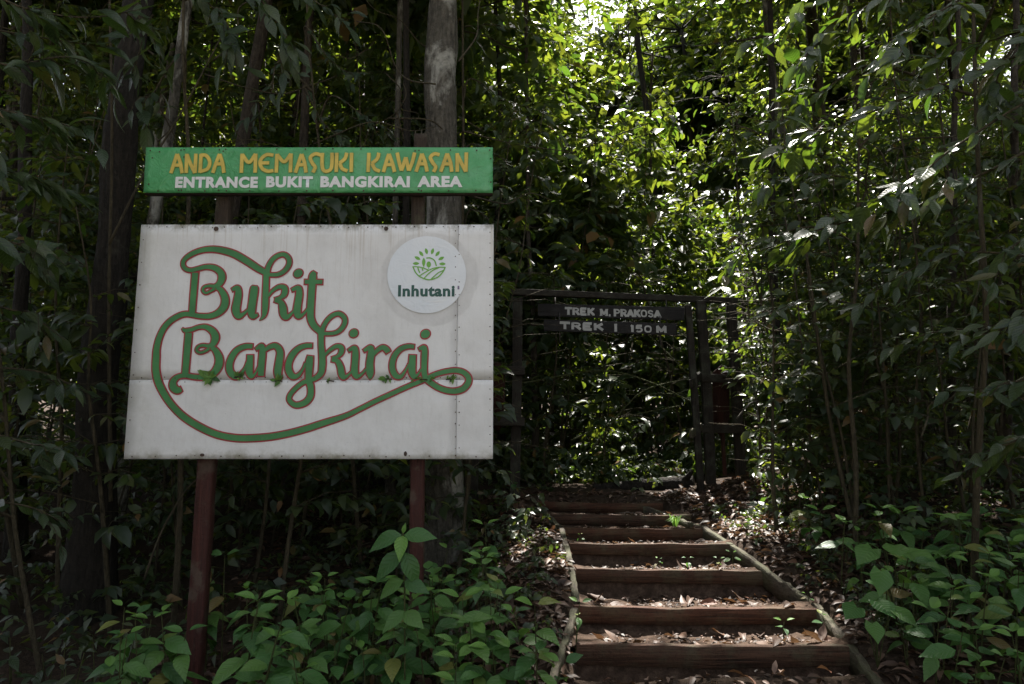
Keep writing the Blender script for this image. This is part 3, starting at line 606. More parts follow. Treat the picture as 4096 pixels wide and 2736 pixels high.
# sticker
DY = BY - .0065
dr = 628 * .25505 * PXM; m_ = MB(); n = 64; th = np.arange(n) * 2 * math.pi / n
V = [(disc_c[0], DY, disc_c[2])]
for r_ in (.35, .7, 1.0):
    V += [(disc_c[0] + dr * r_ * math.cos(a), DY + (.0008 * math.sin(3 * a + 9 * r_) if r_ < 1 else .0025), disc_c[2] + dr * r_ * math.sin(a)) for a in th]
F = [(0, 1 + i, 1 + (i + 1) % n) for i in range(n)]
for q in range(2):
    for i in range(n): F.append((1 + q * n + i, 1 + (q + 1) * n + i, 1 + (q + 1) * n + (i + 1) % n, 1 + q * n + (i + 1) % n))
m_.add(V, F); sticker = m_.build('round_sticker', M['sticker'], sign, sm=True, inv=sgb)
lg = MB(); ly = DY - .0015
def D(x, y, w=0): return cpt('D', x, y, w)
def leafpoly(cx, cy, ln, wd, ang):
    c = D(cx, cy); s_ = .25505 * PXM; out = []
    for i in range(13):
        u = i / 12; out.append((u - .5, math.sin(math.pi * u) ** .8 * .5))
    pts = [(a * ln, b_ * wd) for a, b_ in out] + [(a * ln, -b_ * wd) for a, b_ in out[-2:0:-1]]
    ca, sa = math.cos(ang), math.sin(ang)
    lg.add([(c[0] + (p * ca - q * sa) * s_, ly, c[1] + (p * sa + q * ca) * s_) for p, q in pts], [tuple(range(len(pts)))])
for cx, cy, a in ((645, 608, 0), (668, 523, -28), (727, 453, -52), (808, 415, -75), (903, 416, 75), (983, 454, 52), (1040, 528, 28), (1058, 614, 0)): leafpoly(cx, cy, 106, 50, math.radians(a))
leafpoly(766, 588, 150, 54, math.radians(90)); c = D(845, 622, 72); ellipse(lg, c[0], c[1], c[2], D(0, 0, 98)[2], ly - .0003)
ds = .0004
for pts, w_ in (([(766, 640), (766, 675)], 10), ([(845, 660), (845, 695)], 10), ([(806, 522), (870, 522), (935, 562), (965, 648)], 20), ([(590, 660), (640, 658), (740, 672), (840, 712)], 18),
                ([(1108, 668), (1000, 668), (900, 690), (800, 740), (700, 802)], 18), ([(597, 656), (640, 750), (720, 822), (850, 862), (980, 825), (1060, 750), (1104, 664)], 20),
                ([(1010, 672), (920, 710), (840, 770), (775, 838)], 18), ([(1092, 710), (1000, 750), (930, 810), (880, 855)], 18), ([(672, 668), (690, 720), (706, 755)], 20), ([(740, 682), (755, 722)], 20)):
    ribbon(lg, np.array([D(x, y, w_) for x, y in pts]), ly - ds); ds += .0002
lg.build('emblem', M['logo_green'], sticker, inv=sgb)
put_text('Inhutani', 'D', 362, 1252, 946, 1127, .0085, M['logo_dark'], sticker, 'sticker_word', BY, .042)
put_text('1', 'D', 1295, 1325, 958, 1012, .0085, M['logo_mauve'], sticker, 'sticker_numeral', BY, .03)
# nails and screws along the seams and rims
nl = MB()
def nail(px, py, r=.006, Y=BY): 
    p = P4(px, py, Y); ellipse(nl, p[0], p[2], r * rng.uniform(.7, 1.2), r * rng.uniform(.7, 1.2), Y - .0068, n=7)
for x in range(600, 1960, 62): nail(x + rng.uniform(-12, 12), 909 + rng.uniform(-3, 3), .0055)
for x in range(530, 1960, 85): nail(x + rng.uniform(-20, 20), 1825 + rng.uniform(-3, 3), .0055)
for y in range(930, 1820, 48):
    nail(1822, y + rng.uniform(-10, 10), .0045); nail(1960, y + rng.uniform(-10, 10), .0045)
    if y % 96 == 66 or y % 5 == 0: nail(1837, y + rng.uniform(-10, 10), .0045)
for x in range(560, 1820, 46): nail(x + rng.uniform(-10, 10), 1511 + rng.uniform(-3, 3), .0045); nail(x + rng.uniform(-10, 10), 1528, .0035)
for y in range(960, 1800, 90): nail(575 - (y - 898) * .0735 + 4, y, .005)
for (x, y) in ((1050, 605), (1545, 915), (866, 916), (810, 1820), (1622, 1815)): nail(x, y, .018 if y > 700 else .012)
nl.build('nails', M['nail'], sign, inv=sgb)['kind'] = 'stuff'
nl = MB()
for cr, x, y in [('E', 140, 76), ('E', 260, 92), ('E', 540, 70), ('E', 580, 65), ('E', 846, 58), ('E', 1040, 66), ('E', 1122, 60), ('E', 1090, 85), ('E', 1436, 56), ('E', 1788, 58), ('E', 2160, 57), ('F', 236, 52), ('F', 602, 56), ('F', 998, 60), ('F', 1308, 80), ('F', 1358, 74), ('F', 1768, 70), ('F', 2110, 74), ('F', 2280, 70), ('F', 2292, 182), ('F', 2294, 488), ('F', 2098, 596), ('F', 1744, 600), ('F', 1352, 588), ('F', 1390, 600), ('F', 1035, 600), ('F', 635, 600), ('F', 236, 596), ('E', 2176, 600), ('E', 1815, 604), ('E', 1436, 602), ('E', 1130, 600), ('E', 1030, 592), ('E', 850, 604), ('E', 546, 592), ('E', 508, 594), ('E', 240, 602), ('E', 120, 514), ('E', 166, 172), ('E', 578, 160)]:
    q = cpt(cr, x, y, 14, HY); ellipse(nl, q[0], q[1], .0065, .0065, HY - .007, n=8)
nl.build('header_nails', M['nail'], header, inv=sgb)['kind'] = 'stuff'

# ------------------------------------------------------------------ the trail gate
rg = np.random.default_rng(11)
YL, YR, YRo = 9.5, 10.2, 10.45
gate = thing('trail_gate', 'dark weathered timber gate frame with crossbeam above the top of the steps', 'gate', (P2(1400, 1120, 9.8)[0], 9.8, float(H(1.2, 9.8, False)) - .1))
gb = np.array(gate.location)
def gpost(pts, wx, wy, mat='gate_wood', name='post'):
    pts = catmull(pts, 6); m_ = MB(); V = []; F = []
    for i, p in enumerate(pts):
        for x, y in ((-1, -1), (1, -1), (1, 1), (-1, 1)): V.append(p + [x * wx / 2 * (1 + rg.normal(0, .03)), y * wy / 2, 0])
    n = len(pts)
    for i in range(n - 1):
        for j in range(4):
            k = (j + 1) % 4; F.append((i * 4 + j, i * 4 + k, (i + 1) * 4 + k, (i + 1) * 4 + j))
    F.append((3, 2, 1, 0)); F.append(tuple((n - 1) * 4 + j for j in range(4)))
    m_.add(V, F); return m_.build(name, M[mat], gate, bevel=.006, inv=gb)
def rail(p, q, w, h, mat='gate_beam', name='rail', ext=0.0):
    p = np.asarray(p); q = np.asarray(q); d = norm((q - p)[None])[0]; p = p - d * ext; q = q + d * ext
    x = d; y = norm(np.cross([0, 0, 1.0], x)[None])[0]; z = np.cross(x, y); m_ = MB()
    m_.box((p + q) / 2, (float(np.linalg.norm(q - p)), w, h), np.stack([x, y, z], -1)); return m_.build(name, M[mat], gate, bevel=.006, inv=gb)
gpost([P2(1180, 1150, YL), P2(1185, 900, YL), P2(1187, 685, YL)], wpx(23, YL), .11)
gpost([P2(1607, 1128, 9.9), P2(1592, 900, 9.85), P2(1577, 700, 9.85)], wpx(15, 9.9), .07)
gpost([P2(1633, 1180, YR), P2(1620, 900, YR), P2(1606, 690, YR)], wpx(21, YR), .11)
gpost([P2(1702, 1135, YRo), P2(1688, 900, YRo), P2(1676, 692, YRo)], wpx(21, YRo), .11)
gpost([P2(1085, 1150, YL - .1), P2(1090, 900, YL - .1), P2(1094, 700, YL - .1)], wpx(22, YL), .11)
rail(P2(1135, 668, YL - .06) + [0, -.0, .0], P2(1684, 690, YRo - .02), .09, wpx(14, 9.8), name='crossbeam', ext=.03)
for (yl, yr) in ((858, 870), (975, 985)):
    rail(P2(1606, yl + 8, YR - .09), P2(1706, yr, YRo - .09), .05, .11)
    rail(P2(1584, yl + 22, 9.72), P2(1606, yl + 3, YR - .12), .045, .10, 'edge' if yl > 900 else 'gate_beam')
    rail(P2(1075, yl - 10, YL - .18), P2(1203, yl - 8, YL - .09), .05, .11)
def shield(px, py, Y, w, y_bot, parent_pole):
    a = P2(px, py, Y); b = P2(px, y_bot, Y); w = wpx(w, Y); h = a[2] - b[2]; m_ = MB(); th = .03
    prof = [(0, 1), (.22, .955), (.5, .90), (.42, .86), (.5, .80), (.5, .25), (.42, .20), (.5, .14), (.25, .05), (0, 0)]
    pts = [(x, z) for x, z in prof] + [(-x, z) for x, z in prof[-2:0:-1]]
    n = len(pts); V = [(b[0] + (a[0] - b[0]) * z + x * w, Y - th / 2, b[2] + z * h) for x, z in pts] + [(b[0] + (a[0] - b[0]) * z + x * w, Y + th / 2, b[2] + z * h) for x, z in pts]
    F = [tuple(range(n)), tuple(range(n, 2 * n))[::-1]] + [(i, n + i, n + (i + 1) % n, (i + 1) % n) for i in range(n)]
    m_.add(V, F); m_.build('pointed_board', M['shield'], gate, inv=gb)
shield(1653, 838, YRo - .02, 38, 1000, None); shield(1140, 828, YL - .05, 36, 990, None)
gpost([P2(1662, 1090, YRo), P2(1657, 1000, YRo), P2(1655, 960, YRo + .03)], .05, .05, 'shield', 'board_leg')
# the two boards hung under the crossbeam
def serif_letters(mb, txt, x0, x1, zf, zh, y, sw, serif, wmap={}):
    """Painted capitals built from strokes; zf(x) is the baseline."""
    G = {'T': [[(.5, 0), (.5, 1)], [(.02, 1), (.98, 1)]], 'R': [[(.15, 0), (.15, 1)], [(.15, 1), (.6, 1), (.85, .86), (.85, .64), (.6, .5), (.15, .5)], [(.5, .5), (.92, 0)]],
         'E': [[(.15, 0), (.15, 1)], [(.15, 1), (.9, 1)], [(.15, .5), (.75, .5)], [(.15, 0), (.9, 0)]], 'K': [[(.15, 0), (.15, 1)], [(.88, 1), (.2, .45)], [(.38, .58), (.92, 0)]],
         'M': [[(.1, 0), (.1, 1)], [(.1, 1), (.5, .2)], [(.5, .2), (.9, 1)], [(.9, 1), (.9, 0)]], 'P': [[(.15, 0), (.15, 1)], [(.15, 1), (.6, 1), (.88, .86), (.88, .6), (.6, .46), (.15, .46)]],
         'A': [[(.05, 0), (.5, 1)], [(.5, 1), (.95, 0)], [(.22, .32), (.78, .32)]], 'O': [[(.5, 0), (.18, .12), (.08, .5), (.18, .88), (.5, 1), (.82, .88), (.92, .5), (.82, .12), (.5, 0)]],
         'S': [[(.88, .82), (.5, 1), (.15, .82), (.25, .58), (.75, .44), (.86, .2), (.5, 0), (.12, .16)]], 'I': [[(.5, 0), (.5, 1)]], '1': [[(.5, 0), (.5, 1)], [(.5, 1), (.25, .85)]],
         '5': [[(.8, 1), (.25, 1)], [(.25, 1), (.22, .55)], [(.22, .55), (.6, .62), (.85, .4), (.75, .1), (.4, 0), (.15, .12)]], '0': [[(.5, 0), (.2, .12), (.12, .5), (.2, .88), (.5, 1), (.8, .88), (.88, .5), (.8, .12), (.5, 0)]], '.': [[(.3, 0), (.7, 0)]]}
    SER = {'T': [(.5, 0)], 'R': [(.15, 0), (.9, 0), (.15, 1)], 'E': [], 'K': [(.15, 0), (.15, 1), (.88, 1), (.9, 0)], 'M': [(.1, 0), (.9, 0), (.1, 1), (.9, 1)], 'P': [(.15, 0), (.15, 1)], 'A': [(.06, 0), (.94, 0)], 'I': [(.5, 0), (.5, 1)], '1': [(.5, 0)]}
    ws = [wmap.get(c, {'I': .5, '1': .45, '.': .3}.get(c, 1)) for c in txt]; gap = .16; tot = sum(ws) + gap * (len(ws) - 1); un = (x1 - x0) / tot; x = x0; ds = 0
    for c, w_ in zip(txt, ws):
        for stq in G[c]:
            W = np.array([(x + px * w_ * un, zf(x + px * w_ * un) + sw / 2 + pz * (zh - sw), sw / 2) for px, pz in stq])
            ribbon(mb, W, y - ds, straight=len(W) == 2, sm_per=4, grow=0.0 if len(W) > 2 else sw * .3); ds += .0001
        if serif or c == 'I':
            for px, pz in SER.get(c, []):
                cx = x + px * w_ * un; cz = zf(cx) + (sw * .25 if pz == 0 else zh - sw * .25); hw = un * .20
                ribbon(mb, np.array([(cx - hw, cz, sw * (.27 if serif else .5)), (cx + hw, cz, sw * (.27 if serif else .5))]), y - ds, straight=True); ds += .0001
        x += (w_ + gap) * un
def trail_board(name, label, corners, words, Y, serif, sw):
    (xa, ya0, ya1), (xb, yb0, yb1) = corners
    a0, a1, b0, b1 = P2(xa, ya0, Y), P2(xa, ya1, Y), P2(xb, yb0, Y), P2(xb, yb1, Y)
    t_ = thing(name, label, 'signboard', (a1 + b1) / 2); tb = np.array(t_.location); th = .03; m_ = MB()
    q = [a1, b1, b0, a0]; V = [p + [0, -th / 2, 0] for p in q] + [p + [0, th / 2, 0] for p in q]
    m_.add(V, [(0, 1, 2, 3), (7, 6, 5, 4), (0, 4, 5, 1), (1, 5, 6, 2), (2, 6, 7, 3), (3, 7, 4, 0)]); m_.build('board', M['sign_black'], t_, bevel=.004, inv=tb)
    for (txt, x0, x1, y0l, y1l, wm) in words:
        p0, p1 = P2(x0, y1l, Y - th / 2), P2(x1, y1l, Y - th / 2); zh = P2(x0, y0l, Y)[2] - P2(x0, y1l, Y)[2]; sl_ = (b1[2] - a1[2]) / (b1[0] - a1[0])
        mb = MB(); serif_letters(mb, txt, p0[0], p1[0], lambda x, z=p0[2], s=sl_, o=p0[0]: z + s * (x - o), zh, Y - th / 2 - .003, sw * zh, serif, wm)
        mb.build('word', M['trail_letter'], t_, inv=tb)
    for u in (.12, .88):
        p = a0 + (b0 - a0) * u; m_ = MB(); m_.tube([p + [0, th / 2 + .012, -.30], p + [0, th / 2 + .012, .10]], .009, 6); m_.build('hanger', M['metal'], t_, inv=tb)
    return t_
X3 = lambda v: 1118 + v * .3656
Y3 = lambda v: 602 + v * .3656
trail_board('trail_signboard', 'upper black board under the gate beam, lettered TREK M. PRAKOSA', ((1233, 696, 725), (1569, 705, 735)),
            [('TREK', X3(487), X3(668), Y3(281), Y3(327), {}), ('M.', X3(708), X3(772), Y3(291), Y3(334), {}), ('PRAKOSA', X3(793), X3(1083), Y3(291), Y3(338), {})], 9.72, True, .2)
trail_board('trail_signboard', 'lower black board under the gate beam, lettered TREK I 150 M', ((1247, 732, 759), (1551, 742, 769)),
            [('TREK', X3(455), X3(726), Y3(372), Y3(419), {}), ('I', X3(782), X3(826), Y3(386), Y3(431), {'I': 1}), ('150', X3(898), X3(1030), Y3(391), Y3(437), {}), ('M', X3(1060), X3(1120), Y3(395), Y3(442), {})], 9.66, False, .22)

# fallen log across the path behind the steps
lg0, lg1 = P2(1360, 1122, 10.6), P2(1590, 1112, 10.3)
pts = catmull([lg0, P2(1440, 1117, 10.55), P2(1520, 1113, 10.45), lg1], 8)
m_ = MB(); rr = np.linspace(.07, .13, len(pts)) * (1 + .06 * np.sin(np.arange(len(pts)) * 2.1)); m_.tube(pts, rr, 12)
lo = np.array([pts[len(pts) // 2][0], pts[len(pts) // 2][1], float(H(pts[len(pts) // 2][0], 10.5, False))])
lgo = thing('fallen_log', 'dark fallen log lying across the path beyond the top step', 'log', lo)
m_.build('trunk', M['bark_dark'], lgo, sm=True, inv=lo)
m_ = MB(); m_.tube([pts[20], pts[20] + [.1, -.16, .12], pts[20] + [.14, -.22, .20]], [.05, .04, .03], 8); m_.build('branch_stub', M['bark_dark'], lgo, sm=True, inv=lo)

# ------------------------------------------------------------------ foliage machinery
TPL = {}
def tpl(name, verts, faces, uv=None): TPL[name] = (np.array(verts, float), faces)
# columns: along the blade, across (half width 1), out of the blade
tpl('far', [(0, 0, 0), (.26, .42, .07), (.64, .44, .05), (1, 0, -.12), (.64, -.44, .05), (.26, -.42, .07)], [(0, 5, 4), (0, 4, 3), (0, 3, 2), (0, 2, 1)])
tpl('kite', [(0, 0, 0), (.42, .52, .07), (1, 0, -.12), (.42, -.52, .07)], [(0, 3, 2), (0, 2, 1)])
tpl('mid', [(0, 0, 0), (.28, .42, .09), (.28, 0, .02), (.28, -.42, .09), (.66, .40, .04), (.66, 0, -.03), (.66, -.40, .04), (1, 0, -.22)],
    [(0, 2, 1), (0, 3, 2), (1, 2, 5, 4), (2, 3, 6, 5), (4, 5, 7), (5, 6, 7)])
tpl('lance', [(0, 0, 0), (.35, .5, .05), (1, 0, -.16), (.35, -.5, .05), (.5, 0, 0)], [(0, 4, 1), (0, 3, 4), (1, 4, 2), (4, 3, 2)])
def leaf_mesh(name, pos, axis, nrm, ln, wd, mat, kind='far', sm=False):
    T, FC = TPL[kind]; axis = norm(axis); side = norm(np.cross(nrm, axis)); up = np.cross(axis, side)
    V = pos[:, None] + ln[:, None, None] * (T[None, :, 0:1] * axis[:, None] + T[None, :, 1:2] * (wd[:, None, None]) * side[:, None] + T[None, :, 2:3] * up[:, None])
    n, k = len(pos), len(T); off = (np.arange(n) * k)[:, None]
    tot = [len(f) for f in FC]; flat = np.array([i for f in FC for i in f])
    loops = (off + flat[None]).ravel(); st1 = np.concatenate([[0], np.cumsum(tot)[:-1]]); st = (np.arange(n)[:, None] * len(flat) + st1[None]).ravel()
    return mesh_np(name, V.reshape(-1, 3), loops, st, None, mat, sm)
# spots where the sun really reaches the ground or the understorey: gaps in the leaves along the sun's way
FLECK = []
def fleck(px, py, Y, r): FLECK.append((P2(px, py, Y), r * (1.18 if r <= .2 else 1.1)))
for a in ((1850, 1455, 5.78, .26), (1760, 1466, 5.7, .17), (1905, 1445, 5.85, .16), (1690, 1470, 5.66, .09), (1700, 1389, 6.14, .08), (1790, 1391, 6.12, .08), (1600, 1388, 6.14, .06), (1400, 1368, 6.35, .08), (1635, 1358, 6.5, .09),
          (1390, 1300, 6.9, .10), (1480, 1300, 6.9, .08), (1560, 1300, 6.9, .09), (1660, 1290, 6.95, .10), (1640, 1250, 7.4, .09), (1500, 1280, 7.1, .06), (1700, 1270, 7.2, .07), (1560, 1190, 8.4, .14), (1520, 1178, 8.7, .10), (1600, 1195, 8.3, .08),
          (1360, 1208, 8.1, .07), (1440, 1245, 7.45, .07), (1330, 1175, 8.75, .07), (1610, 1145, 9.4, .16), (1660, 1120, 10.2, .25), (1830, 1270, 7.4, .07), (2000, 1290, 7.0, .06), (2080, 1360, 6.2, .07),
          (1200, 1270, 7.3, .10), (1270, 1300, 6.9, .08), (1180, 1230, 7.7, .09), (1250, 1240, 7.7, .10), (1640, 690, 9.6, .40), (1640, 780, 9.3, .25), (1720, 830, 9.5, .35), (1780, 960, 9.6, .35), (1730, 1000, 10.2, .4), (1770, 1060, 10.2, .3),
          (2010, 240, 4.9, .20), (1900, 300, 5.2, .15), (1720, 345, 5.6, .16), (2080, 500, 4.9, .12), (1850, 420, 5.4, .10), (1800, 180, 5.6, .14), (1820, 480, 5.6, .10), (2230, 480, 4.6, .2), (1620, 560, 7, .3), (1980, 620, 5, .15),
          (1500, 910, 11, .30), (1380, 860, 12, .42), (1450, 1010, 11.5, .28), (1310, 950, 11.5, .25), (1560, 1040, 11, .25), (1540, 830, 11.5, .25)): fleck(*a)
for k, us in ((0, (.62, .75, .88)), (1, (.45, .58, .7, .8)), (2, (.08, .2, .33, .46, .6, .74, .88)), (3, (.1, .28, .45, .62, .8)), (4, (.1, .3, .5, .7)), (5, (.2, .45, .7, .88))):
    for u in us: FLECK.append((rise[k][0] + (rise[k][1] - rise[k][0]) * u + [0, .05, 0], .062))
FP = np.array([f[0] for f in FLECK]); FR = np.array([f[1] for f in FLECK])
GAPS = [(P2(1400, 250, 20), 3.7, .93), (P2(1290, 60, 18), 2.6, .9), (P2(1560, 380, 18), 2.6, .9), (P2(1380, 500, 22), 2.8, .9), (P2(1700, 120, 18), 2.0, .85), (P2(1900, 250, 14), 2.0, .8), (P2(2200, 150, 14), 1.7, .8), (P2(2000, 480, 14), 1.4, .8), (P2(1850, 1000, 13), .8, .85), (P2(850, 460, 22), 1.2, .8), (P2(1250, 420, 23), 2.2, .85), (P2(720, 60, 18), 1.8, .8), (P2(350, 500, 22), 1.3, .85), (P2(150, 600, 22), 1.5, .75), (P2(2050, 650, 15), 1.6, .8), (P2(2150, 850, 16), 1.0, .75), (P2(1450, 850, 17), 1.7, .85), (P2(1400, 640, 19), 2.0, .88), (P2(1330, 980, 15), .9, .85), (P2(1755, 850, 12.5), 1.0, .9), (P2(1775, 990, 12), .8, .9), (P2(335, 470, 17), .9, .9), (P2(95, 760, 17), .9, .85), (P2(300, 1000, 17), .7, .85), (P2(560, 120, 17), 1.0, .8), (P2(870, 120, 17), 1.0, .85), (P2(2200, 420, 13), 1.3, .8), (P2(2260, 700, 13), .7, .8), (P2(1900, 780, 13), .7, .85)]
def lit_mask(c, r, gaps=True):
    """True for leaves that stay; those standing in the way of a sun shaft are left out."""
    keep = np.ones(len(c), bool)
    for p, rad in zip(FP, FR):
        d = c - p; al = d @ SUN; pr = np.linalg.norm(d - al[:, None] * SUN, axis=1)
        keep &= ~((al > .45) & (pr < rad + .03))
    if gaps:
        for p, rad, pr_ in GAPS:
            d = c - p; al = d @ SUN; q = np.linalg.norm(d - al[:, None] * SUN, axis=1)
            keep &= ~((al > 2.2) & (q < rad) & (r.random(len(c)) < pr_))
    return keep
def spray(r, p0, d, ln, nl, leaf, droop=.25, lw=.42, spread=.9, nz=.45):
    """Twigs p0 + d*ln with nl leaves each, set left and right; returns leaf arrays."""
    Mn = len(p0); u = (np.arange(nl) + .6) / nl; d = norm(d)
    up = np.array([0, 0, 1.0]); side = norm(np.cross(d, up) + r.normal(0, .25, (Mn, 3)))
    U = np.broadcast_to(u[None, :], (Mn, nl)) + r.normal(0, .04, (Mn, nl))
    pos = p0[:, None] + d[:, None] * (ln[:, None] * U)[..., None]; pos[..., 2] -= droop * (ln[:, None] * U ** 2) * .5
    sg = np.where(np.arange(nl) % 2 == 0, 1.0, -1.0)[None, :, None]
    ax = d[:, None] * (.45 + .7 * U[..., None] ** 2) + sg * side[:, None] * spread + r.normal(0, .28, (Mn, nl, 3)); ax[..., 2] -= droop + r.random((Mn, nl)) * droop * 1.6
    nr = up + r.normal(0, nz, (Mn, nl, 3)); nr[..., 1] -= .42        # leaves of a forest edge face the open road
    L_ = leaf * r.uniform(.5, 1.3, (Mn, nl)) * r.uniform(.8, 1.3, (Mn, 1)); W_ = lw * r.uniform(.85, 1.45, (Mn, 1)) * r.uniform(.85, 1.2, (Mn, nl))
    f = lambda a: a.reshape(-1, *a.shape[2:])
    return f(pos), f(ax), f(nr), f(L_), f(W_)
def foliage(name, arrs, r, mat, kind, parent=None, inv=None, gaps=True, carve=True, clear=True):
    pos, ax, nr, L_, W_ = arrs
    k = np.ones(len(pos), bool)
    if carve: k = lit_mask(pos + norm(ax) * (L_[:, None] * .4), r, gaps)
    if clear: k &= clear_mask(pos, L_)
    k &= pos[:, 2] > H(pos[:, 0], pos[:, 1], False) + .03
    pos, ax, nr, L_, W_ = pos[k], ax[k], nr[k], L_[k], W_[k]
    if inv is not None: pos = pos - inv
    return link(name, leaf_mesh(name, pos, ax, nr, L_, W_, mat, kind), parent)
# nothing grows in front of the board, nor through it, nor over the steps
def clear_mask(pos, L_):
    x, y, z = pos.T; depth = np.maximum(y * CP + (z - CAM_Z) * SP, .1)
    px = 1173 + 1696 * x / depth; py = 784 - 1696 * (-y * SP + (z - CAM_Z) * CP) / depth
    m = L_ * 1696 / depth * .9
    bad = (y < 6.0) & (x > -3.1) & (x < .05) & (z > 1.25) & (z < 4.4)          # the board's own clearing by the road
    bad |= (y < 9.95) & (x > np.interp(y, CY, CXL) - .1) & (x < np.interp(y, CY, CXR) + .1) & (z < L(y) + 2.9)   # the way up the steps
    bad |= (y < 4.2) & (abs(x) < 3.0)
    bad |= (y < 9.7) & (x > -.05) & (x < 2.4) & (z < 3.9) & (z > 1.2) & (y > 4)  & (x > -.05 + (y - 5.6) * .0)
    bad |= (y > 4) & (y < 10.7) & (x / np.maximum(y, .1) > .20) & (x / np.maximum(y, .1) < .315) & (z > .9) & (z < 1.65 + y * .20)     # the open ground before the gate
    return ~bad
def wander(r, a, b, n, amp):
    u = np.linspace(0, 1, n)[:, None]; w = r.normal(0, 1, (n, 3)); w[:, 2] *= .15
    w = np.cumsum(w, 0); w -= u * w[-1]; w -= w[0] * (1 - u)
    return a + (b - a) * u + w * amp * np.sin(np.pi * u) ** .5

def tree(name, label, cat, r, base, top, r0, r1, mat_t, crowns, leaf, nbr, nl, mat_l='leaf_far', kind='far', group=None, twig=1.3, wob=.05, sides=9, extra=None, buttress=False, gaps=True, droop=.25, pts=None):
    """trunk from base to top; crowns: list of (centre, radii) that hold the leafy branches."""
    base = np.asarray(base, float); top = np.asarray(top, float)
    root = thing(name, label, cat, base, group); P = wander(r, base - [0, 0, .25], top, 9, wob) if pts is None else np.asarray(pts)
    P = catmull(P, 3 if sides < 12 else 7); u = np.linspace(0, 1, len(P)); rad = (r0 + (r1 - r0) * u) * (1 + .05 * np.sin(u * 31 + r0 * 50))
    rad = rad * (1 + .5 * np.exp(-(P[:, 2] - base[2]) / .35) * (1 if not buttress else 1.3))
    tw = MB(); tw.tube(P, rad, sides, jit=.05); A = []
    for (c, R_) in crowns:
        c = np.asarray(c, float); R_ = np.asarray(R_, float); nb = max(4, int(nbr / len(crowns)))
        dv = norm(r.normal(0, 1, (nb, 3))); rr = r.random(nb) ** .45; ends = c + dv * R_ * rr[:, None]
        # clumps: pull the twigs towards a handful of boughs so that holes stay open between them
        nc = max(3, nb // 14); cl = c + norm(r.normal(0, 1, (nc, 3))) * R_ * (r.random((nc, 1)) ** .4) * .95
        own = r.integers(0, nc, nb); ends = ends * .30 + cl[own] * .70
        dirs = norm((ends - c) * [1, 1, .55] + r.normal(0, .6, (nb, 3)) * R_.mean() * .5)
        A.append(spray(r, ends, dirs, twig * r.uniform(.6, 1.2, nb), nl, leaf, droop))
        for q in cl[:10]:
            t0 = P[np.argmin(np.linalg.norm(P - [q[0], q[1], min(q[2] - .25 * np.linalg.norm(q[:2] - c[:2]), P[-1][2])], axis=1))]
            tw.tube(wander(r, t0, q, 5, .08), np.linspace(max(r1 * .6, .012), .008, 5), 5, caps=False)
    tw.build('trunk', M[mat_t], root, sm=True, inv=base)
    arr = [np.concatenate([a[i] for a in A]) for i in range(5)]
    if extra is not None: arr = [np.concatenate([a, b]) for a, b in zip(arr, extra)]
    foliage('crown', arr, r, M[mat_l], kind, root, base, gaps)
    return root

# ------------------------------------------------------------------ named trees that the photo shows
R = np.random.default_rng(21)
def gz(x, y): return float(H(x, y, False))
def trunk_tree(label, a, b, w, Y, h, mat, leaf=.36, nbr=340, nl=14, crown_r=3.4, name='rainforest_tree', low=None, taper=.55):
    """a, b: photo points low and high on the trunk, w its width in px, standing Y ahead; h its full height."""
    A_, B_ = P2(*a, Y), P2(*b, Y); d = (B_ - A_) / (B_[2] - A_[2]); g = gz(A_[0] + d[0] * (0 - A_[2]), Y)
    base = A_ + d * (g - A_[2]); base[2] = g; mid = A_ + d * (min(B_[2] + 1.5, h) - A_[2]); top = mid + np.array([d[0] * .3, .0, 1.0]) * (h - mid[2])
    rr = wpx(w, Y) / 2
    pts = wander(R, base - [0, 0, .2], mid, 7, .02 + rr * .05); pts = np.vstack([pts, top])
    cr = [(top + [0, 0, -1.0], (crown_r, crown_r, crown_r * .7)), (top + [R.uniform(-2, 2), R.uniform(-1, 3), -2.5], (crown_r * .8, crown_r * .8, crown_r * .5))]
    if low: cr += low
    return tree(name, label, 'tree', R, base, top, rr * 1.08, rr * taper, mat, cr, leaf, nbr, nl, 'leaf_far', 'kite', None, 1.5, sides=14, pts=pts)
trunk_tree('stout pale grey lichen patched trunk rising behind the right post of the sign', (1003, 1150), (1012, 30), 98, 8.4, 17, 'bark_pale')
trunk_tree('thick dark leaning trunk standing left of the white board', (236, 1000), (318, 100), 88, 7.3, 16, 'bark_dark')
trunk_tree('slim pale trunk showing above and below the left end of the green header', (362, 480), (425, 40), 33, 9.0, 14, 'bark_pale')
trunk_tree('crooked grey brown trunk above the middle of the green header', (556, 330), (612, 10), 38, 10.2, 15, 'bark')
trunk_tree('thin dark trunk close beside the stout pale one', (938, 1100), (934, 60), 21, 9.4, 14, 'bark_dark', nbr=180)
trunk_tree('narrow brown trunk seen between the two boards near their middle', (655, 1300), (716, 60), 25, 10.6, 13, 'bark')
trunk_tree('short pale mossy trunk seen under the board near the right post', (888, 1170), (893, 1000), 22, 9.8, 12, 'bark_pale')
trunk_tree('grey trunk at the far left edge of the clearing', (40, 1200), (60, 100), 34, 8.6, 14, 'bark_dark')
trunk_tree('brown slender trunk just inside the gate beside its left post', (1226, 1100), (1215, 640), 15, 11.5, 12, 'bark', nbr=150)
trunk_tree('upright grey trunk deep in the thicket right of the gate', (2170, 1180), (2190, 250), 18, 9.0, 13, 'bark')
trunk_tree('dark trunk in the thicket close to the outer right gate post', (1795, 1150), (1770, 200), 20, 11.0, 14, 'bark_dark')
trunk_tree('pale thin trunk in the thicket at the far right edge', (2300, 1100), (2320, 200), 22, 8.2, 13, 'bark', nbr=200)

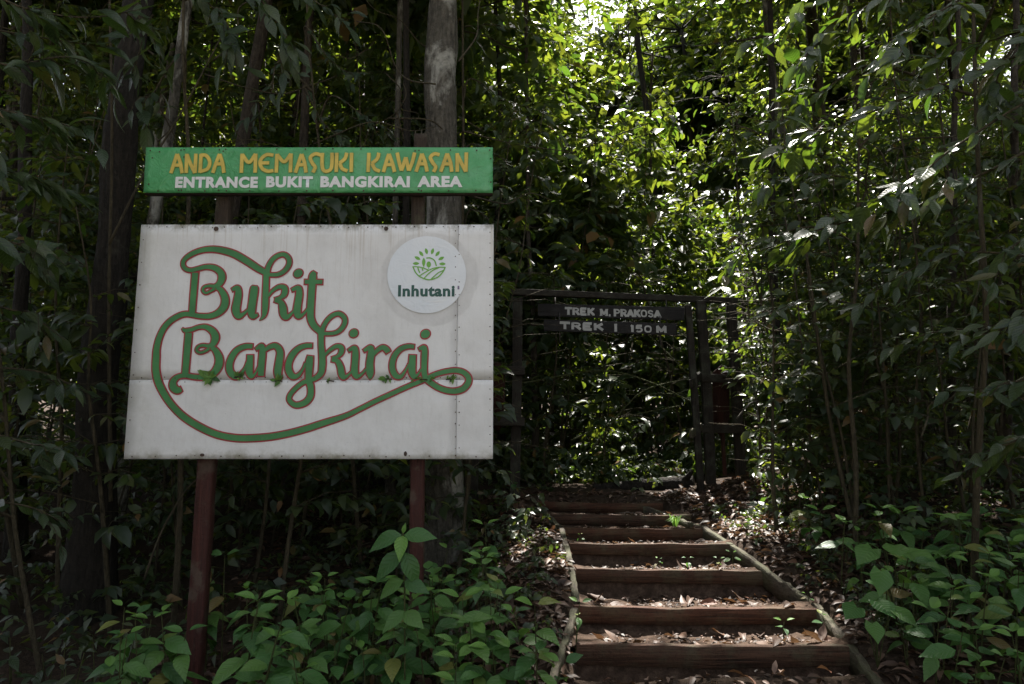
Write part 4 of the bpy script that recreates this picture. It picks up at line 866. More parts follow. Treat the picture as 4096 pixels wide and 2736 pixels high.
# ------------------------------------------------------------------ the forest behind: trees one can count
def bg_tree(i, x, y, h, r0, mat, lows, leaf, nbr, label, group):
    g = gz(x, y); base = np.array([x, y, g]); top = base + [R.normal(0, .5), R.normal(0, .4), h]
    cr = [(top - [0, 0, h * .08], (h * .16 + .8, h * .16 + .8, h * .12 + .6))]
    for _ in range(lows):
        z = R.uniform(.22, .8) * h; cr.append((base + (top - base) * (z / h) + [R.normal(0, .8), R.normal(0, .6), 0], (R.uniform(1.0, 1.9), R.uniform(1.0, 1.8), R.uniform(.7, 1.3))))
    return tree('forest_tree', label, 'tree', R, base, top, r0, r0 * .4, mat, cr, leaf, nbr, 13, 'leaf_far', 'far' if (y < 17 or (y < 24 and abs(x / y - .15) < .25)) else 'kite', group, 1.1, .06, sides=7, droop=.3)
spots = []
def free(x, y, d): return all((x - a) ** 2 + (y - b) ** 2 > d * d for a, b in spots)
for (n, y0, y1, d) in ((26, 11.5, 17, 1.5), (30, 17, 24, 1.9), (30, 24, 34, 2.4)):
    k = 0; tries = 0
    while k < n and tries < 4000:
        tries += 1; y = R.uniform(y0, y1); x = R.uniform(-.80, .80) * y
        if y < 15 and .0 < x < 3.6: continue
        if y < 24 and -.02 < x / y < .36 and R.random() < .5: continue
        if not free(x, y, d): continue
        spots.append((x, y)); k += 1
        side = 'left' if x < -.1 * y else ('mid' if x < .3 * y else 'right')
        lab = {'left': 'slender dim tree far back behind the sign', 'mid': 'slender leafy tree in the wood beyond the gate', 'right': 'slender dim tree far back right of the gate'}[side]
        grp = {'left': 'background trees behind the sign', 'mid': 'background trees beyond the gate', 'right': 'background trees right of the gate'}[side]
        h = R.uniform(7, 11) if y < 17 else R.uniform(9, 15)
        if y > 24: h = R.uniform(12, 18)
        bg_tree(k, x, y, h, (R.uniform(.03, .07) if side == 'mid' else R.uniform(.035, .13)), ('bark', 'bark_dark', 'bark', 'bark_pale')[k % 4], 5 if y < 24 else 6, (R.uniform(.15, .21) if y < 20 else R.uniform(.20, .30)) * (1.3 if side == 'mid' else 1), (420 if side == 'mid' else 260) if y < 24 else 300, lab, grp)
# tall canopy trees whose crowns shade the place
k = 0; tries = 0; cspots = []
while k < 52 and tries < 6000:
    tries += 1; y = R.uniform(6.5, 34); x = R.uniform(-15, 15)
    if y < 12.5 and abs(x / y) < .78: continue
    if -.08 < x / y < .40 and y < 24: continue
    if any((x - a) ** 2 + (y - b) ** 2 < 6 for a, b in cspots): continue
    cspots.append((x, y)); k += 1; g = gz(x, y); h = R.uniform(14, 20); base = np.array([x, y, g]); top = base + [R.normal(0, .6), R.normal(0, .5), h]
    side = 'left' if x < 0 else 'right'
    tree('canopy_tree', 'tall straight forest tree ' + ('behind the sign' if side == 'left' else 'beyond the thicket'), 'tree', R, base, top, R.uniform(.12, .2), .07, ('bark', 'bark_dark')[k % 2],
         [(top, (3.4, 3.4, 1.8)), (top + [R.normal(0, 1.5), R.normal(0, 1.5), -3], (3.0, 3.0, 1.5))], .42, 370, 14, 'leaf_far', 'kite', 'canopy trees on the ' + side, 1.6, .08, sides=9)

for (x, y, h) in ((-6.6, 3.6, 8), (-7.6, .8, 9), (-8.5, -2.5, 8), (6.4, 3.8, 8), (7.6, .9, 9)):  # unseen trees added beside the camera to block skylight and darken the sides
    b_ = np.array([x, y, gz(x, y)]); tp = b_ + [R.normal(0, .3), R.normal(0, .3), h]
    tree('unseen_shade_tree', 'bushy tree added out of view to shade the sides', 'tree', R, b_, tp, .12, .05, 'bark', [(b_ + [0, 0, h * f], (2.0, 2.0, 1.5)) for f in (.3, .6, .9)], .28, 420, 13, 'leaf_far', 'kite', 'added shade trees out of view', 1.3, .06)
# ------------------------------------------------------------------ saplings of the understorey
def sapling(x, y, h, leaf, nbr, label, group, mat='leaf_mid', kind='mid', lean=.12, r0=None, lowest=.3, nl=9, bmat='stem', name='sapling', tw=.75, clear=True):
    base = np.array([x, y, gz(x, y)]); top = base + [R.normal(0, lean) * h, R.normal(0, lean * .7) * h, h]
    root = thing(name, label, 'sapling', base, group); P = catmull(wander(R, base - [0, 0, .1], top, 6, .05 * h / 4), 3); r0 = r0 or R.uniform(.012, .028)
    tb = MB(); tb.tube(P, np.linspace(r0, .005, len(P)), 6)
    u = R.uniform(lowest, 1, nbr); i = np.clip((u * (len(P) - 1)).astype(int), 0, len(P) - 1); st = P[i]
    a = R.uniform(0, 2 * math.pi, nbr); bl = (.25 + .75 * (1.15 - u)) * tw * R.uniform(.6, 1.3, nbr) * min(1.5, h / 3 + .3)
    d = np.stack([np.cos(a), np.sin(a), R.uniform(-.05, .5, nbr)], -1)
    for s_, dd, l_ in zip(st, norm(d), bl):
        e = s_ + dd * l_; tb.tube([s_, (s_ + e) / 2 + [0, 0, .02], e - [0, 0, .1 * l_]], [.006, .004, .002], 4, caps=False)
    tb.build('stem', M[bmat], root, sm=True, inv=base)
    foliage('crown', spray(R, st, d, bl, nl, leaf, .3, .40), R, M[mat], kind, root, base, clear=clear)
    return root
def scatter(n, xr, yr, hr, leaf, nbr, label, group, ok=lambda x, y: True, d=.35, **kw):
    k = 0; tries = 0
    while k < n and tries < 3000:
        tries += 1; y = R.uniform(*yr); x = R.uniform(*xr) * (y if kw.get('cone', True) else 1)
        if not ok(x, y) or not free(x, y, d): continue
        spots.append((x, y)); k += 1
        sapling(x, y, R.uniform(*hr), R.uniform(*leaf), int(R.uniform(*nbr)), label, group, **{a: b for a, b in kw.items() if a != 'cone'})
scatter(34, (-.78, -.04), (6.6, 10.5), (1.6, 5.5), (.11, .18), (22, 40), 'spindly sapling in the shade behind the sign', 'saplings behind the sign')
scatter(24, (-.78, -.04), (7.5, 13), (4.5, 8), (.12, .19), (40, 60), 'tall spindly sapling reaching above the sign', 'tall saplings behind the sign')
scatter(46, (.31, .80), (6.8, 11), (1.5, 5.0), (.10, .17), (20, 36), 'spindly sapling in the thicket right of the gate', 'saplings in the thicket', ok=lambda x, y: x > 2.45 and x > .34 * y)
scatter(26, (.30, .80), (7.5, 13), (4.5, 7.5), (.12, .18), (40, 60), 'tall thin sapling in the thicket right of the gate', 'tall saplings in the thicket', ok=lambda x, y: x > 2.6 and x > .35 * y)
scatter(34, (-.06, .34), (10.9, 17), (1.2, 4.5), (.12, .20), (24, 40), 'leafy sapling beyond the gate', 'saplings beyond the gate')
scatter(16, (-.1, .36), (11.5, 18), (4.5, 9), (.16, .24), (60, 90), 'tall sunlit sapling beyond the gate', 'tall saplings beyond the gate')
# the leafy shoots that hang over the right end of the trail boards
for j, (px, py, Y, h) in enumerate(((1752, 1130, 9.75, 2.75), (1775, 1120, 9.4, 2.2), (1810, 1180, 8.6, 1.5))):
    p = P2(px, py, Y)
    sapling(p[0], p[1], h, .13, 26, ('slim shoot with pale sunlit leaves hanging by the right end of the trail boards', 'slim shoot with yellow green leaves beside the outer gate post', 'low leafy shoot on the bank right of the steps')[j], None, lean=.05, lowest=.45, nl=8, tw=.42, clear=False)
# ------------------------------------------------------------------ undergrowth and far wood (nobody could count these)
def mass(name, label, n, xs, ys, zs, leaf, mat, kind, r, lw=.42, ok=None, nl=9, tw=.5):
    y = r.uniform(*ys, n); x = r.uniform(xs[0], xs[1], n) * y; z = H(x, y, False) + r.uniform(0, 1, n) ** zs[2] * (zs[1] - zs[0]) + zs[0]
    k = np.ones(n, bool) if ok is None else ok(x, y); p = np.stack([x, y, z], -1)[k]; a = r.uniform(0, 2 * math.pi, len(p))
    d = np.stack([np.cos(a), np.sin(a), r.uniform(-.1, .5, len(p))], -1)
    o = foliage(name, spray(r, p, d, tw * r.uniform(.5, 1.2, len(p)), nl, leaf, .3, lw), r, M[mat], kind)
    return tag(o, label, 'foliage', kind='stuff')
R2 = np.random.default_rng(77)
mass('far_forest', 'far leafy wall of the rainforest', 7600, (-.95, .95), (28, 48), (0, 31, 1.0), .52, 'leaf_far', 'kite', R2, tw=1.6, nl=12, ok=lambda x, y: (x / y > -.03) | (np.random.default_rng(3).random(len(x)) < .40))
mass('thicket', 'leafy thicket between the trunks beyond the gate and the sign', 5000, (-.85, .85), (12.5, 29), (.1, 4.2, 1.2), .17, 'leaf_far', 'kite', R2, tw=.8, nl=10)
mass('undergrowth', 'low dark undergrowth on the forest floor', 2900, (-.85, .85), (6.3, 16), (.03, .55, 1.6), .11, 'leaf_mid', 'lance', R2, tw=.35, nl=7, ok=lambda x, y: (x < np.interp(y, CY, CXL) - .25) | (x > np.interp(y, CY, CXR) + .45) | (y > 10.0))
mass('path_ferns', 'low ferny growth on the path beyond the top step', 620, (-.06, .36), (10.75, 13.0), (.03, .42, 1.3), .12, 'leaf_mid', 'mid', R2, tw=.34, nl=8)
mass('bank_seedlings', 'tiny seedlings covering the banks beside the steps', 1700, (-.30, .70), (5.3, 9.6), (.02, .16, 1.3), .06, 'leaf_mid', 'mid', R2, tw=.14, nl=6, ok=lambda x, y: (x < np.interp(y, CY, CXL) - .12) | (x > np.interp(y, CY, CXR) + .14))
# ------------------------------------------------------------------ single leaves for the plants near the camera
def blade_mesh(name, mat, aspect, fold, curl, tipw, twist=0.0, cordate=False, rows=6, wave=.0):
    ts = np.linspace(0, 1, rows + 1); V = []; UVs = []; F = []
    for t_ in ts:
        w_ = math.sin(math.pi * min(1, t_) ** tipw) ** (.85 if t_ < .45 else 1.2) if 0 < t_ < 1 else 0.0
        if cordate and t_ == 0: w_ = .55
        w_ = max(w_, .02) * aspect / 2
        zc = -curl * t_ * t_; xc = t_ * (1 - .18 * curl * t_)
        for s_ in (-1, -.5, 0, .5, 1):
            back = -.16 * abs(s_) if (cordate and t_ == 0) else 0
            V.append((xc + back, s_ * w_, zc + fold * abs(s_) * w_ - .35 * fold * (abs(s_) ** 2) * w_ + wave * math.sin(11 * t_ + 2 * s_) * abs(s_) + twist * s_ * w_ * t_)); UVs.append((t_, s_ * w_ / aspect))
    for i in range(rows):
        for j in range(4): F.append((i * 5 + j, i * 5 + j + 1, (i + 1) * 5 + j + 1, (i + 1) * 5 + j))
    flat = np.array([i for f in F for i in f]); return mesh_np(name, np.array(V), flat, np.arange(len(F)) * 4, None, mat, True, np.array(UVs))
BL = {'dim': [blade_mesh('leaf', M['leaf_dim'], a, f, c, tw_, q, False, 6, w_) for a, f, c, tw_, q, w_ in ((.36, .35, .2, .85, .1, .01), (.30, .5, .35, .9, -.2, .0), (.42, .25, .1, .8, .25, .02), (.33, .4, .5, .8, -.05, .0), (.38, .2, -.1, .85, .3, .015))],
      'glossy': [blade_mesh('leaf', M['leaf_glossy'], a, f, c, tw_, q, False, 6, w_) for a, f, c, tw_, q, w_ in ((.44, .35, .18, .85, .1, .01), (.36, .5, .3, .9, -.2, 0), (.52, .25, .1, .8, .25, .02), (.40, .4, .45, .8, -.05, .01), (.30, .3, -.1, .85, .3, .0))],
      'shrub': [blade_mesh('leaf', M['leaf_shrub'], a, f, c, tw_, q) for a, f, c, tw_, q in ((.52, .30, .22, .78, .1), (.46, .4, .35, .8, -.1), (.56, .25, .12, .76, .05), (.50, .35, .5, .82, -.15))],
      'young': [blade_mesh('leaf', M['leaf_young'], a, f, c, tw_, q) for a, f, c, tw_, q in ((.50, .5, .1, .8, .1), (.44, .6, .2, .8, -.1))],
      'broad': [blade_mesh('leaf', M['leaf_shrub'], a, f, c, .62, q, True) for a, f, c, q in ((.95, .15, .15, .1), (.85, .2, .25, -.1), (1.0, .12, .2, .0))],
      'litter': [blade_mesh('leaf', M['litter'], a, f, c, .85, q, False, 5, .03) for a, f, c, q in ((.42, .5, -.3, .5), (.36, .9, .35, -.6), (.48, .3, .1, .3), (.40, -.6, -.2, .4), (.34, 1.2, .5, .2))]}
def leaf_obj(kind, parent, pos, ax, nr, ln, pl, r):
    ax = norm(np.asarray(ax, float)[None])[0]; sd = norm(np.cross(nr, ax)[None])[0]; up = np.cross(ax, sd)
    me = BL[kind][int(r.integers(0, len(BL[kind])))]; o = bpy.data.objects.new('leaf', me); COL.objects.link(o); o.parent = parent
    q = np.asarray(pos) - pl; m_ = np.stack([ax, sd, up], -1) * ln
    o.matrix_basis = Matrix(((*m_[0], q[0]), (*m_[1], q[1]), (*m_[2], q[2]), (0, 0, 0, 1)))
    return o
R3 = np.random.default_rng(404)
def shrub(x, y, h, stems, leaf, label, group, name='shrub', young=True, z=None, lean=.25, nodes=None, kinds='shrub'):
    b = np.array([x, y, gz(x, y) if z is None else z]); root = thing(name, label, 'plant', b, group); mb = MB()
    for s_ in range(stems):
        a = R3.uniform(0, 2 * math.pi); hh = h * R3.uniform(.7, 1.0) if s_ else h; le = lean * R3.uniform(.3, 1) * hh
        top = b + [math.cos(a) * le, math.sin(a) * le, hh]; P = catmull([b - [0, 0, .05], b + (top - b) * .5 + [0, 0, .06 * hh], top], 4); mb.tube(P, np.linspace(.006, .0025, len(P)), 5, caps=False)
        nn = nodes or max(2, int(hh / (leaf * .85))); ph = R3.uniform(0, math.pi)
        for k in range(nn):
            u = 1 - k / max(nn, 1) * .72; p = P[int(u * (len(P) - 1))]; ph += math.pi / 2 + R3.normal(0, .25); sz = leaf * (.62 if k == 0 else R3.uniform(.8, 1.15))
            for sg in (0, math.pi):
                if k > 1 and R3.random() < .12: continue
                an = ph + sg + R3.normal(0, .2); d = np.array([math.cos(an), math.sin(an), (.45 if k == 0 else R3.uniform(-.45, .2))])
                nr = np.array([-math.cos(an) * .35, -math.sin(an) * .35, 1.0]) + R3.normal(0, .18, 3) + [0, -.5, 0]
                leaf_obj('young' if (k == 0 and young and R3.random() < .5) else kinds, root, p + d * .02, d, nr, sz, b, R3)
    mb.build('stem', M['green_stem'], root, sm=True, inv=b); return root
ssp = []
def shrub_patch(n, test, hr, leaf, label, group, dmin, stems=(1, 3), **kw):
    k = 0; tries = 0
    while k < n and tries < 5000:
        tries += 1; x, y = test()
        if any((x - a) ** 2 + (y - b) ** 2 < dmin * dmin for a, b in ssp): continue
        ssp.append((x, y)); k += 1; shrub(x, y, R3.uniform(*hr), int(R3.integers(*stems)), R3.uniform(*leaf), label, group, **kw)
def left_patch():
    while True:
        y = R3.uniform(4.5, 5.55); x = R3.uniform(-2.5, .26 - (5.4 - y) * .1)
        if x > -.25 and y > 5.0: continue
        if -.47 < x / y < -.385: continue                                     # bare foot of the left post
        if math.sin(3.1 * x + 1.0) * math.sin(4.3 * y) < -.35: continue       # they stand in clumps
        return x, y
shrub_patch(40, left_patch, (.24, .86), (.13, .25), 'knee high leafy plant in the patch below the white board', 'green plants below the white board', .13)
shrub_patch(16, lambda: (R3.uniform(-2.4, .2), R3.uniform(5.75, 7.0)), (.3, .75), (.15, .22), 'dim leafy plant in the shade behind the sign posts', 'dim plants behind the sign posts', .25)
def right_patch(far=4.3):
    y = R3.uniform(4.7, 6.8); return R3.uniform(float(np.interp(y, CY, CXR)) + .22, far), y
shrub_patch(40, right_patch, (.28, .66), (.16, .25), 'green leafy plant on the bank right of the steps', 'green plants on the right bank', .2)
shrub_patch(26, left_patch, (.12, .34), (.07, .12), 'small dark seedling between the larger plants below the white board', 'small seedlings below the white board', .12, young=False, kinds='glossy')
shrub_patch(26, lambda: (R3.uniform(2.65, 4.1), R3.uniform(4.5, 5.6)), (.25, .6), (.15, .24), 'leafy green plant low in the bottom right corner', 'green plants in the bottom right corner', .17)
shrub_patch(20, right_patch, (.12, .3), (.06, .11), 'small dark seedling on the bank right of the steps', 'small seedlings on the right bank', .15, young=False, kinds='glossy')
shrub_patch(16, lambda: (R3.uniform(-3.6, -2.3), R3.uniform(4.8, 6.2)), (.2, .6), (.13, .2), 'dim leafy plant in the dark corner left of the sign', 'dim plants in the left corner', .2, young=False, kinds='dim')
p = P2(700, 1500, 5.0); shrub(p[0], p[1], .62, 3, .22, 'full green plant in the middle of the patch below the board', None)
p = P2(1130, 1480, 5.1); shrub(p[0], p[1], .70, 3, .21, 'full green plant between the right red post and the steps', None)
def tall_plant(label, Y, stem, leaves):
    b = P2(*stem[0], Y); b[2] = gz(b[0], Y); root = thing('shrub', label, 'plant', b); mb = MB(); mb.tube(catmull([b - [0, 0, .05]] + [P2(x, y, Y) for x, y in stem[1:]], 5), .006, 6)
    mb.build('stem', M['green_stem'], root, sm=True, inv=b)
    for (x, y, ln, ax, nr, kd) in leaves: leaf_obj(kd, root, P2(x, y, Y) + np.array([0, -.01, 0]), ax, np.array(nr, float), ln, b, R3)
tall_plant('tallest green plant with large oval leaves in front of the right red post', 4.95, [(930, 1560), (928, 1400), (927, 1266), (924, 1222)],
           [(922, 1226, .24, (-1, -.25, -.15), (-.1, -.75, .7), 'shrub'), (924, 1228, .20, (.0, -.75, -.55), (0, -.8, .75), 'young'), (927, 1226, .225, (1, -.2, .0), (.1, -.7, .75), 'shrub'), (925, 1222, .07, (.2, -.2, .9), (0, -1, .2), 'young'), (925, 1264, .26, (-.72, -.3, -.55), (-.2, -.85, .5), 'shrub'), (928, 1266, .235, (.42, -.35, -.75), (.1, -.9, .45), 'shrub'),
            (926, 1330, .20, (-.8, -.2, -.3), (0, -.7, .7), 'shrub'), (928, 1332, .19, (.8, -.3, -.25), (0, -.7, .7), 'shrub'), (928, 1400, .19, (-.6, -.5, -.4), (0, -.8, .6), 'shrub'), (928, 1402, .19, (.6, -.5, -.3), (0, -.8, .6), 'shrub')])
p = P2(1010, 1450, 5.3); shrub(p[0], p[1], .86, 2, .20, 'tall green plant just right of the right red post', None)
p = P2(840, 1450, 5.25); shrub(p[0], p[1], .78, 2, .19, 'tall green plant just left of the right red post', None)
p = P2(395, 1500, 5.0); shrub(p[0], p[1], .72, 3, .20, 'bushy plant with bright tip leaves just left of the left red post', None)
p = P2(520, 1280, 6.0); shrub(p[0], p[1], .95, 1, .19, 'dark plant with bluish leaves peeping out beside the left red post', None, young=False, nodes=2)
# broad heart leaves on the right bank
def broad_plant(label, px, py, Y, leaves):
    b = P2(px, py, Y); b[2] = gz(b[0], b[1]); root = thing('broadleaf_plant', label, 'plant', b); mb = MB()
    for (lx, ly_, dy, ln, ax, nr) in leaves:
        q = P2(lx, ly_, Y + dy); mb.tube(catmull([b, (b + q) / 2 + [0, 0, .08], q], 4), .004, 5, caps=False); leaf_obj('broad', root, q, ax, nr, ln, b, R3)
    mb.build('stem', M['green_stem'], root, sm=True, inv=b)
broad_plant('plant with large heart shaped leaves on the bank right of the steps', 2060, 1400, 5.6,
            [(2000, 1258, .1, .22, (-.7, -.5, -.25), (-.1, -.5, .9)), (2050, 1250, 0, .18, (-.2, -.6, -.15), (-.1, -.4, .9)), (2085, 1268, -.1, .22, (.6, -.6, -.25), (.2, -.6, .8)), (2020, 1310, -.3, .19, (-.3, -.6, -.6), (0, -1, .6)), (2140, 1300, .1, .17, (.5, -.4, -.2), (.2, -.5, .9))])
broad_plant('low plant with rounded leaves beside the lower right side board', 2010, 1480, 5.25,
            [(1965, 1392, .1, .17, (-.6, -.5, -.2), (0, -.6, .8)), (2010, 1378, .0, .18, (.2, -.7, -.25), (.1, -.6, .8)), (2055, 1400, -.1, .16, (.5, -.5, -.3), (.2, -.7, .7)), (2000, 1430, -.2, .15, (-.1, -.7, -.4), (0, -.8, .6))])
# seedlings rooted in the treads
def tread_z(y):
    for k in range(6, -1, -1):
        if y > RIS[k][4] + .05:
            y1 = RIS[k + 1][4] if k < 6 else 10.0
            return zt[k] - .008 - .055 * min(1, (y - RIS[k][4] - .045) / (y1 - RIS[k][4] - .15) * 1.7)
    return -.20
for (px, py, Y, h, lf, lab) in ((1512, 1290, 7.0, .10, .055, 'small seedling sprouting near the middle of the fourth tread from the bottom'), (1578, 1288, 7.05, .11, .06, 'small seedling right of centre on the third tread from the bottom'), (1645, 1300, 6.95, .10, .07, 'pale leaved seedling at the right end of the third tread from the bottom'),
                                (1682, 1290, 7.1, .16, .075, 'taller seedling against the right side board of the third tread'), (1795, 1450, 5.75, .15, .10, 'sunlit seedling on the lowest tread under the second board'), (1895, 1440, 5.85, .17, .11, 'sunlit seedling by the right side board above the lowest step'),
                                (1585, 1500, 5.38, .07, .07, 'tiny seedling against the face of the lowest step'), (1720, 1545, 5.3, .12, .07, 'seedling at the foot of the lowest step'), (1330, 1220, 7.6, .10, .05, 'small seedling at the left end of the fourth board'), (1320, 1470, 5.5, .28, .12, 'green plant leaning over the left end of the lowest step'),
                                (1855, 1370, 6.2, .10, .06, 'small seedling beside the right side board of the second tread'), (1180, 1130, 9.0, .35, .13, 'bright leaved plant at the top of the left bank by the stairs')):
    q = P2(px, py, Y); inside = np.interp(Y, CY, CXL) < q[0] < np.interp(Y, CY, CXR)
    shrub(q[0], Y, h, 1, lf, lab, None, name='seedling', nodes=2, z=tread_z(Y) if inside else None, lean=.2)
# grass tuft in the sun by the right side board
b = P2(1548, 1192, 8.45); b[2] = tread_z(8.45) + .02; tu = thing('grass_tuft', 'bright sunlit grass tuft by the right side board near the top', 'grass', b); m_ = MB()
for i in range(34):
    a = R3.uniform(0, 2 * math.pi); l_ = R3.uniform(.1, .24); d = np.array([math.cos(a), math.sin(a), 0]); pts = [b + d * .02, b + d * l_ * .35 + [0, 0, l_ * .6], b + d * l_ * .95 + [0, 0, l_ * R3.uniform(.3, .7)]]
    s_ = np.array([-d[1], d[0], 0]) * .004; m_.add([pts[0] - s_, pts[0] + s_, pts[1] + s_, pts[2], pts[1] - s_], [(0, 1, 2, 4), (4, 2, 3)])
m_.build('blades', M['leaf_young'], tu, inv=b)['kind'] = 'stuff'
# little ferns and weeds rooted in the seam of the board
for (x, y, n, l_, lab) in ((840, 1500, 14, .075, 'largest green weed growing from the board seam under the letter B'), (955, 1500, 6, .045, 'small weed growing from the board seam under the first letter a'), (1115, 1515, 9, .052, 'weed growing from the board seam under the letter n'),
                           (1322, 1515, 3, .03, 'tiny weed growing from the board seam under the letter k'), (1552, 1508, 9, .048, 'round leaved weed growing from the seam left of the last letter a'), (1695, 1510, 14, .028, 'mossy strip of weed along the seam under the last letter i'), (1800, 1508, 6, .040, 'weed growing from the seam near the loop of the swash')):
    b = PL(x, y + 8, .004); w_ = thing('seam_weed', lab, 'weed', b)
    for i in range(n):
        a = R3.uniform(0, 2 * math.pi); ax = np.array([math.cos(a), -.35, math.sin(a) * .9]); sh = R3.uniform(-.5, .5) * (.16 if 'strip' in lab else .05)
        leaf_obj('young' if i % 3 else 'shrub', w_, b + [sh, -.004, 0], ax, np.array([0, -1, .25]), l_ * R3.uniform(.7, 1.2), b, R3)
    m_ = MB(); m_.tube([b + [-.03, -.003, -.004], b + [0, -.006, 0], b + [.03, -.003, -.004]], .005, 5); m_.build('root', M['stem'], w_, inv=b)

# ------------------------------------------------------------------ big leaved branches near the camera
def bigleaf(label, base_xy, branches, leaf, dens, trunk_top, r0=.03, twigs=3, mat='stem', droop=.22, name='broadleaf_tree', cap=290, order=('glossy',)):
    bx, by = base_xy; b = np.array([bx, by, gz(bx, by)]); root = thing(name, label, 'tree', b); tb = MB()
    tt = np.asarray(trunk_top, float); TP = catmull(wander(R3, b - [0, 0, .1], tt, 6, .05), 3); tb2 = MB(); tb2.tube(TP, np.linspace(r0, r0 * .4, len(TP)), 8); tb2.build('trunk', M[mat], root, sm=True, inv=b)
    cnt = 0
    for br in branches:
        pts = [P2(*q) for q in br]; near = TP[np.argmin(np.linalg.norm(TP - (pts[0] - [0, 0, .3]), axis=1))]
        C = catmull([near] + pts, 6); tb.tube(C, np.linspace(.014, .003, len(C)), 5, caps=False); lines = [C[6:]]
        for k in range(twigs):
            i = int(R3.integers(7, len(C) - 2)); d = norm((C[i + 1] - C[i])[None])[0]; sd = norm(np.cross(d, [0, 0, 1.0])[None])[0] * (1 if k % 2 else -1); l_ = R3.uniform(.25, .6)
            T = np.array([C[i] + (d * .6 + sd * R3.uniform(.3, .8) + [0, 0, R3.uniform(-.35, .25)]) * l_ * u - np.array([0, 0, .1]) * u * u * l_ for u in np.linspace(0, 1, 5)]); tb.tube(T, np.linspace(.006, .002, 5), 4, caps=False); lines.append(T)
        for T in lines:
            ln_ = float(np.linalg.norm(np.diff(T, axis=0), axis=1).sum()); n = max(3, int(ln_ * dens))
            for j in range(n):
                if cnt >= cap: break
                u = (j + .5) / n * (len(T) - 1); i = min(int(u), len(T) - 2); p = T[i] + (T[i + 1] - T[i]) * (u - i); d = norm((T[i + 1] - T[i])[None])[0]
                sd = norm(np.cross(d, [0, 0, 1.0])[None])[0] * (1 if j % 2 else -1); ax = d * R3.uniform(.6, 1.3) + sd * R3.uniform(.35, .9) + R3.normal(0, .15, 3) + [0, 0, -droop * R3.uniform(.2, 1.4)]
                leaf_obj(order[0], root, p, ax, np.array([0, -.62, .9]) + R3.normal(0, .28, 3), leaf * R3.uniform(.45, 1.25), b, R3); cnt += 1
    tb.build('branches', M[mat], root, sm=True, inv=b); return root
bigleaf('glossy leaved tree whose long boughs sweep in from the upper right', (3.75, 5.1), [[(2420, 110, 5.0), (2200, 180, 5.0), (2050, 235, 5.0), (1900, 300, 5.2), (1730, 360, 5.5)], [(2420, 210, 5.0), (2200, 330, 5.0), (2090, 420, 5.0), (1990, 490, 5.1)],
        [(2420, 330, 4.8), (2250, 400, 4.9), (2100, 470, 5.1), (1900, 520, 5.3), (1730, 580, 5.6)], [(2420, 60, 5.1), (2280, 90, 5.4), (2150, 130, 5.8), (1980, 140, 6.0)]], .22, 15, P2(2450, -40, 5.0), .035, 6)
bigleaf('glossy leaved tree with large leaves hanging into the top right corner', (3.6, 6.0), [[(2300, -60, 5.2), (2200, 0, 5.1), (2100, 60, 5.0), (2030, 110, 5.0)], [(2150, -80, 5.6), (2020, 0, 5.6), (1900, 60, 5.7), (1830, 160, 5.8)], [(2000, -60, 6.0), (1850, 20, 6.2), (1740, 110, 6.4)],
        [(2380, 40, 5.4), (2300, 150, 5.4), (2260, 260, 5.4)], [(2000, 150, 6.2), (1880, 210, 6.3), (1780, 230, 6.4)]], .21, 14, P2(2230, -160, 6.0), .03, 5)
bigleaf('dim tree with drooping glossy leaves along the right edge', (3.9, 5.4), [[(2430, 520, 5.0), (2330, 560, 5.0), (2250, 640, 5.1)], [(2420, 700, 4.9), (2320, 740, 4.9), (2230, 800, 5.1)], [(2420, 860, 5.0), (2310, 880, 5.0), (2190, 900, 5.3)], [(2430, 980, 5.0), (2330, 1010, 5.1), (2240, 1060, 5.3)], [(2400, 600, 5.6), (2200, 580, 5.8), (2050, 640, 6.0), (1950, 720, 6.1)], [(2400, 760, 5.8), (2150, 760, 6.0), (1980, 830, 6.3)]], .19, 12, P2(2460, 420, 5.4), .028, 4)
bigleaf('slim tree with dark glossy leaves between the gate and the right boughs', (3.1, 6.9), [[(1960, 560, 6.9), (1860, 520, 6.8), (1740, 560, 6.8), (1640, 640, 6.9)], [(1980, 420, 6.9), (1850, 400, 7.0), (1720, 440, 7.1)], [(1960, 700, 6.9), (1850, 690, 6.8), (1760, 720, 6.8)], [(1990, 300, 6.9), (1880, 260, 7.0), (1760, 280, 7.2), (1660, 240, 7.3)]], .17, 14, P2(1975, 200, 6.9), .026, 5)
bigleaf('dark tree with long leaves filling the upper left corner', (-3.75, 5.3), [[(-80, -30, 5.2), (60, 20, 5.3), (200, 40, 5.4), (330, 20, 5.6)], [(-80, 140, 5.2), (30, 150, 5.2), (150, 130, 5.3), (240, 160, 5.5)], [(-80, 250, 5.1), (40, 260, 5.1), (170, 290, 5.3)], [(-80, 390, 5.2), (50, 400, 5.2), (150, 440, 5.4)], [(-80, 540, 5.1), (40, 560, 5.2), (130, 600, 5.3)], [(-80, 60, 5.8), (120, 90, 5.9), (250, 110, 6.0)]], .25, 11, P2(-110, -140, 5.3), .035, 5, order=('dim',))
bigleaf('tree with long hanging ribbed leaves above the left end of the header', (-2.9, 6.6), [[(380, -80, 6.3), (450, -20, 6.2), (520, 60, 6.2), (545, 160, 6.2)], [(500, -90, 6.3), (580, -20, 6.3), (640, 60, 6.4), (670, 150, 6.5)], [(300, -60, 6.4), (330, 60, 6.3), (300, 180, 6.3)], [(620, -80, 6.7), (720, 0, 6.8), (800, 60, 6.9)], [(420, 120, 6.4), (360, 200, 6.4), (330, 300, 6.4)]], .26, 10, P2(430, -200, 6.6), .03, 4, droop=.5, order=('dim',))
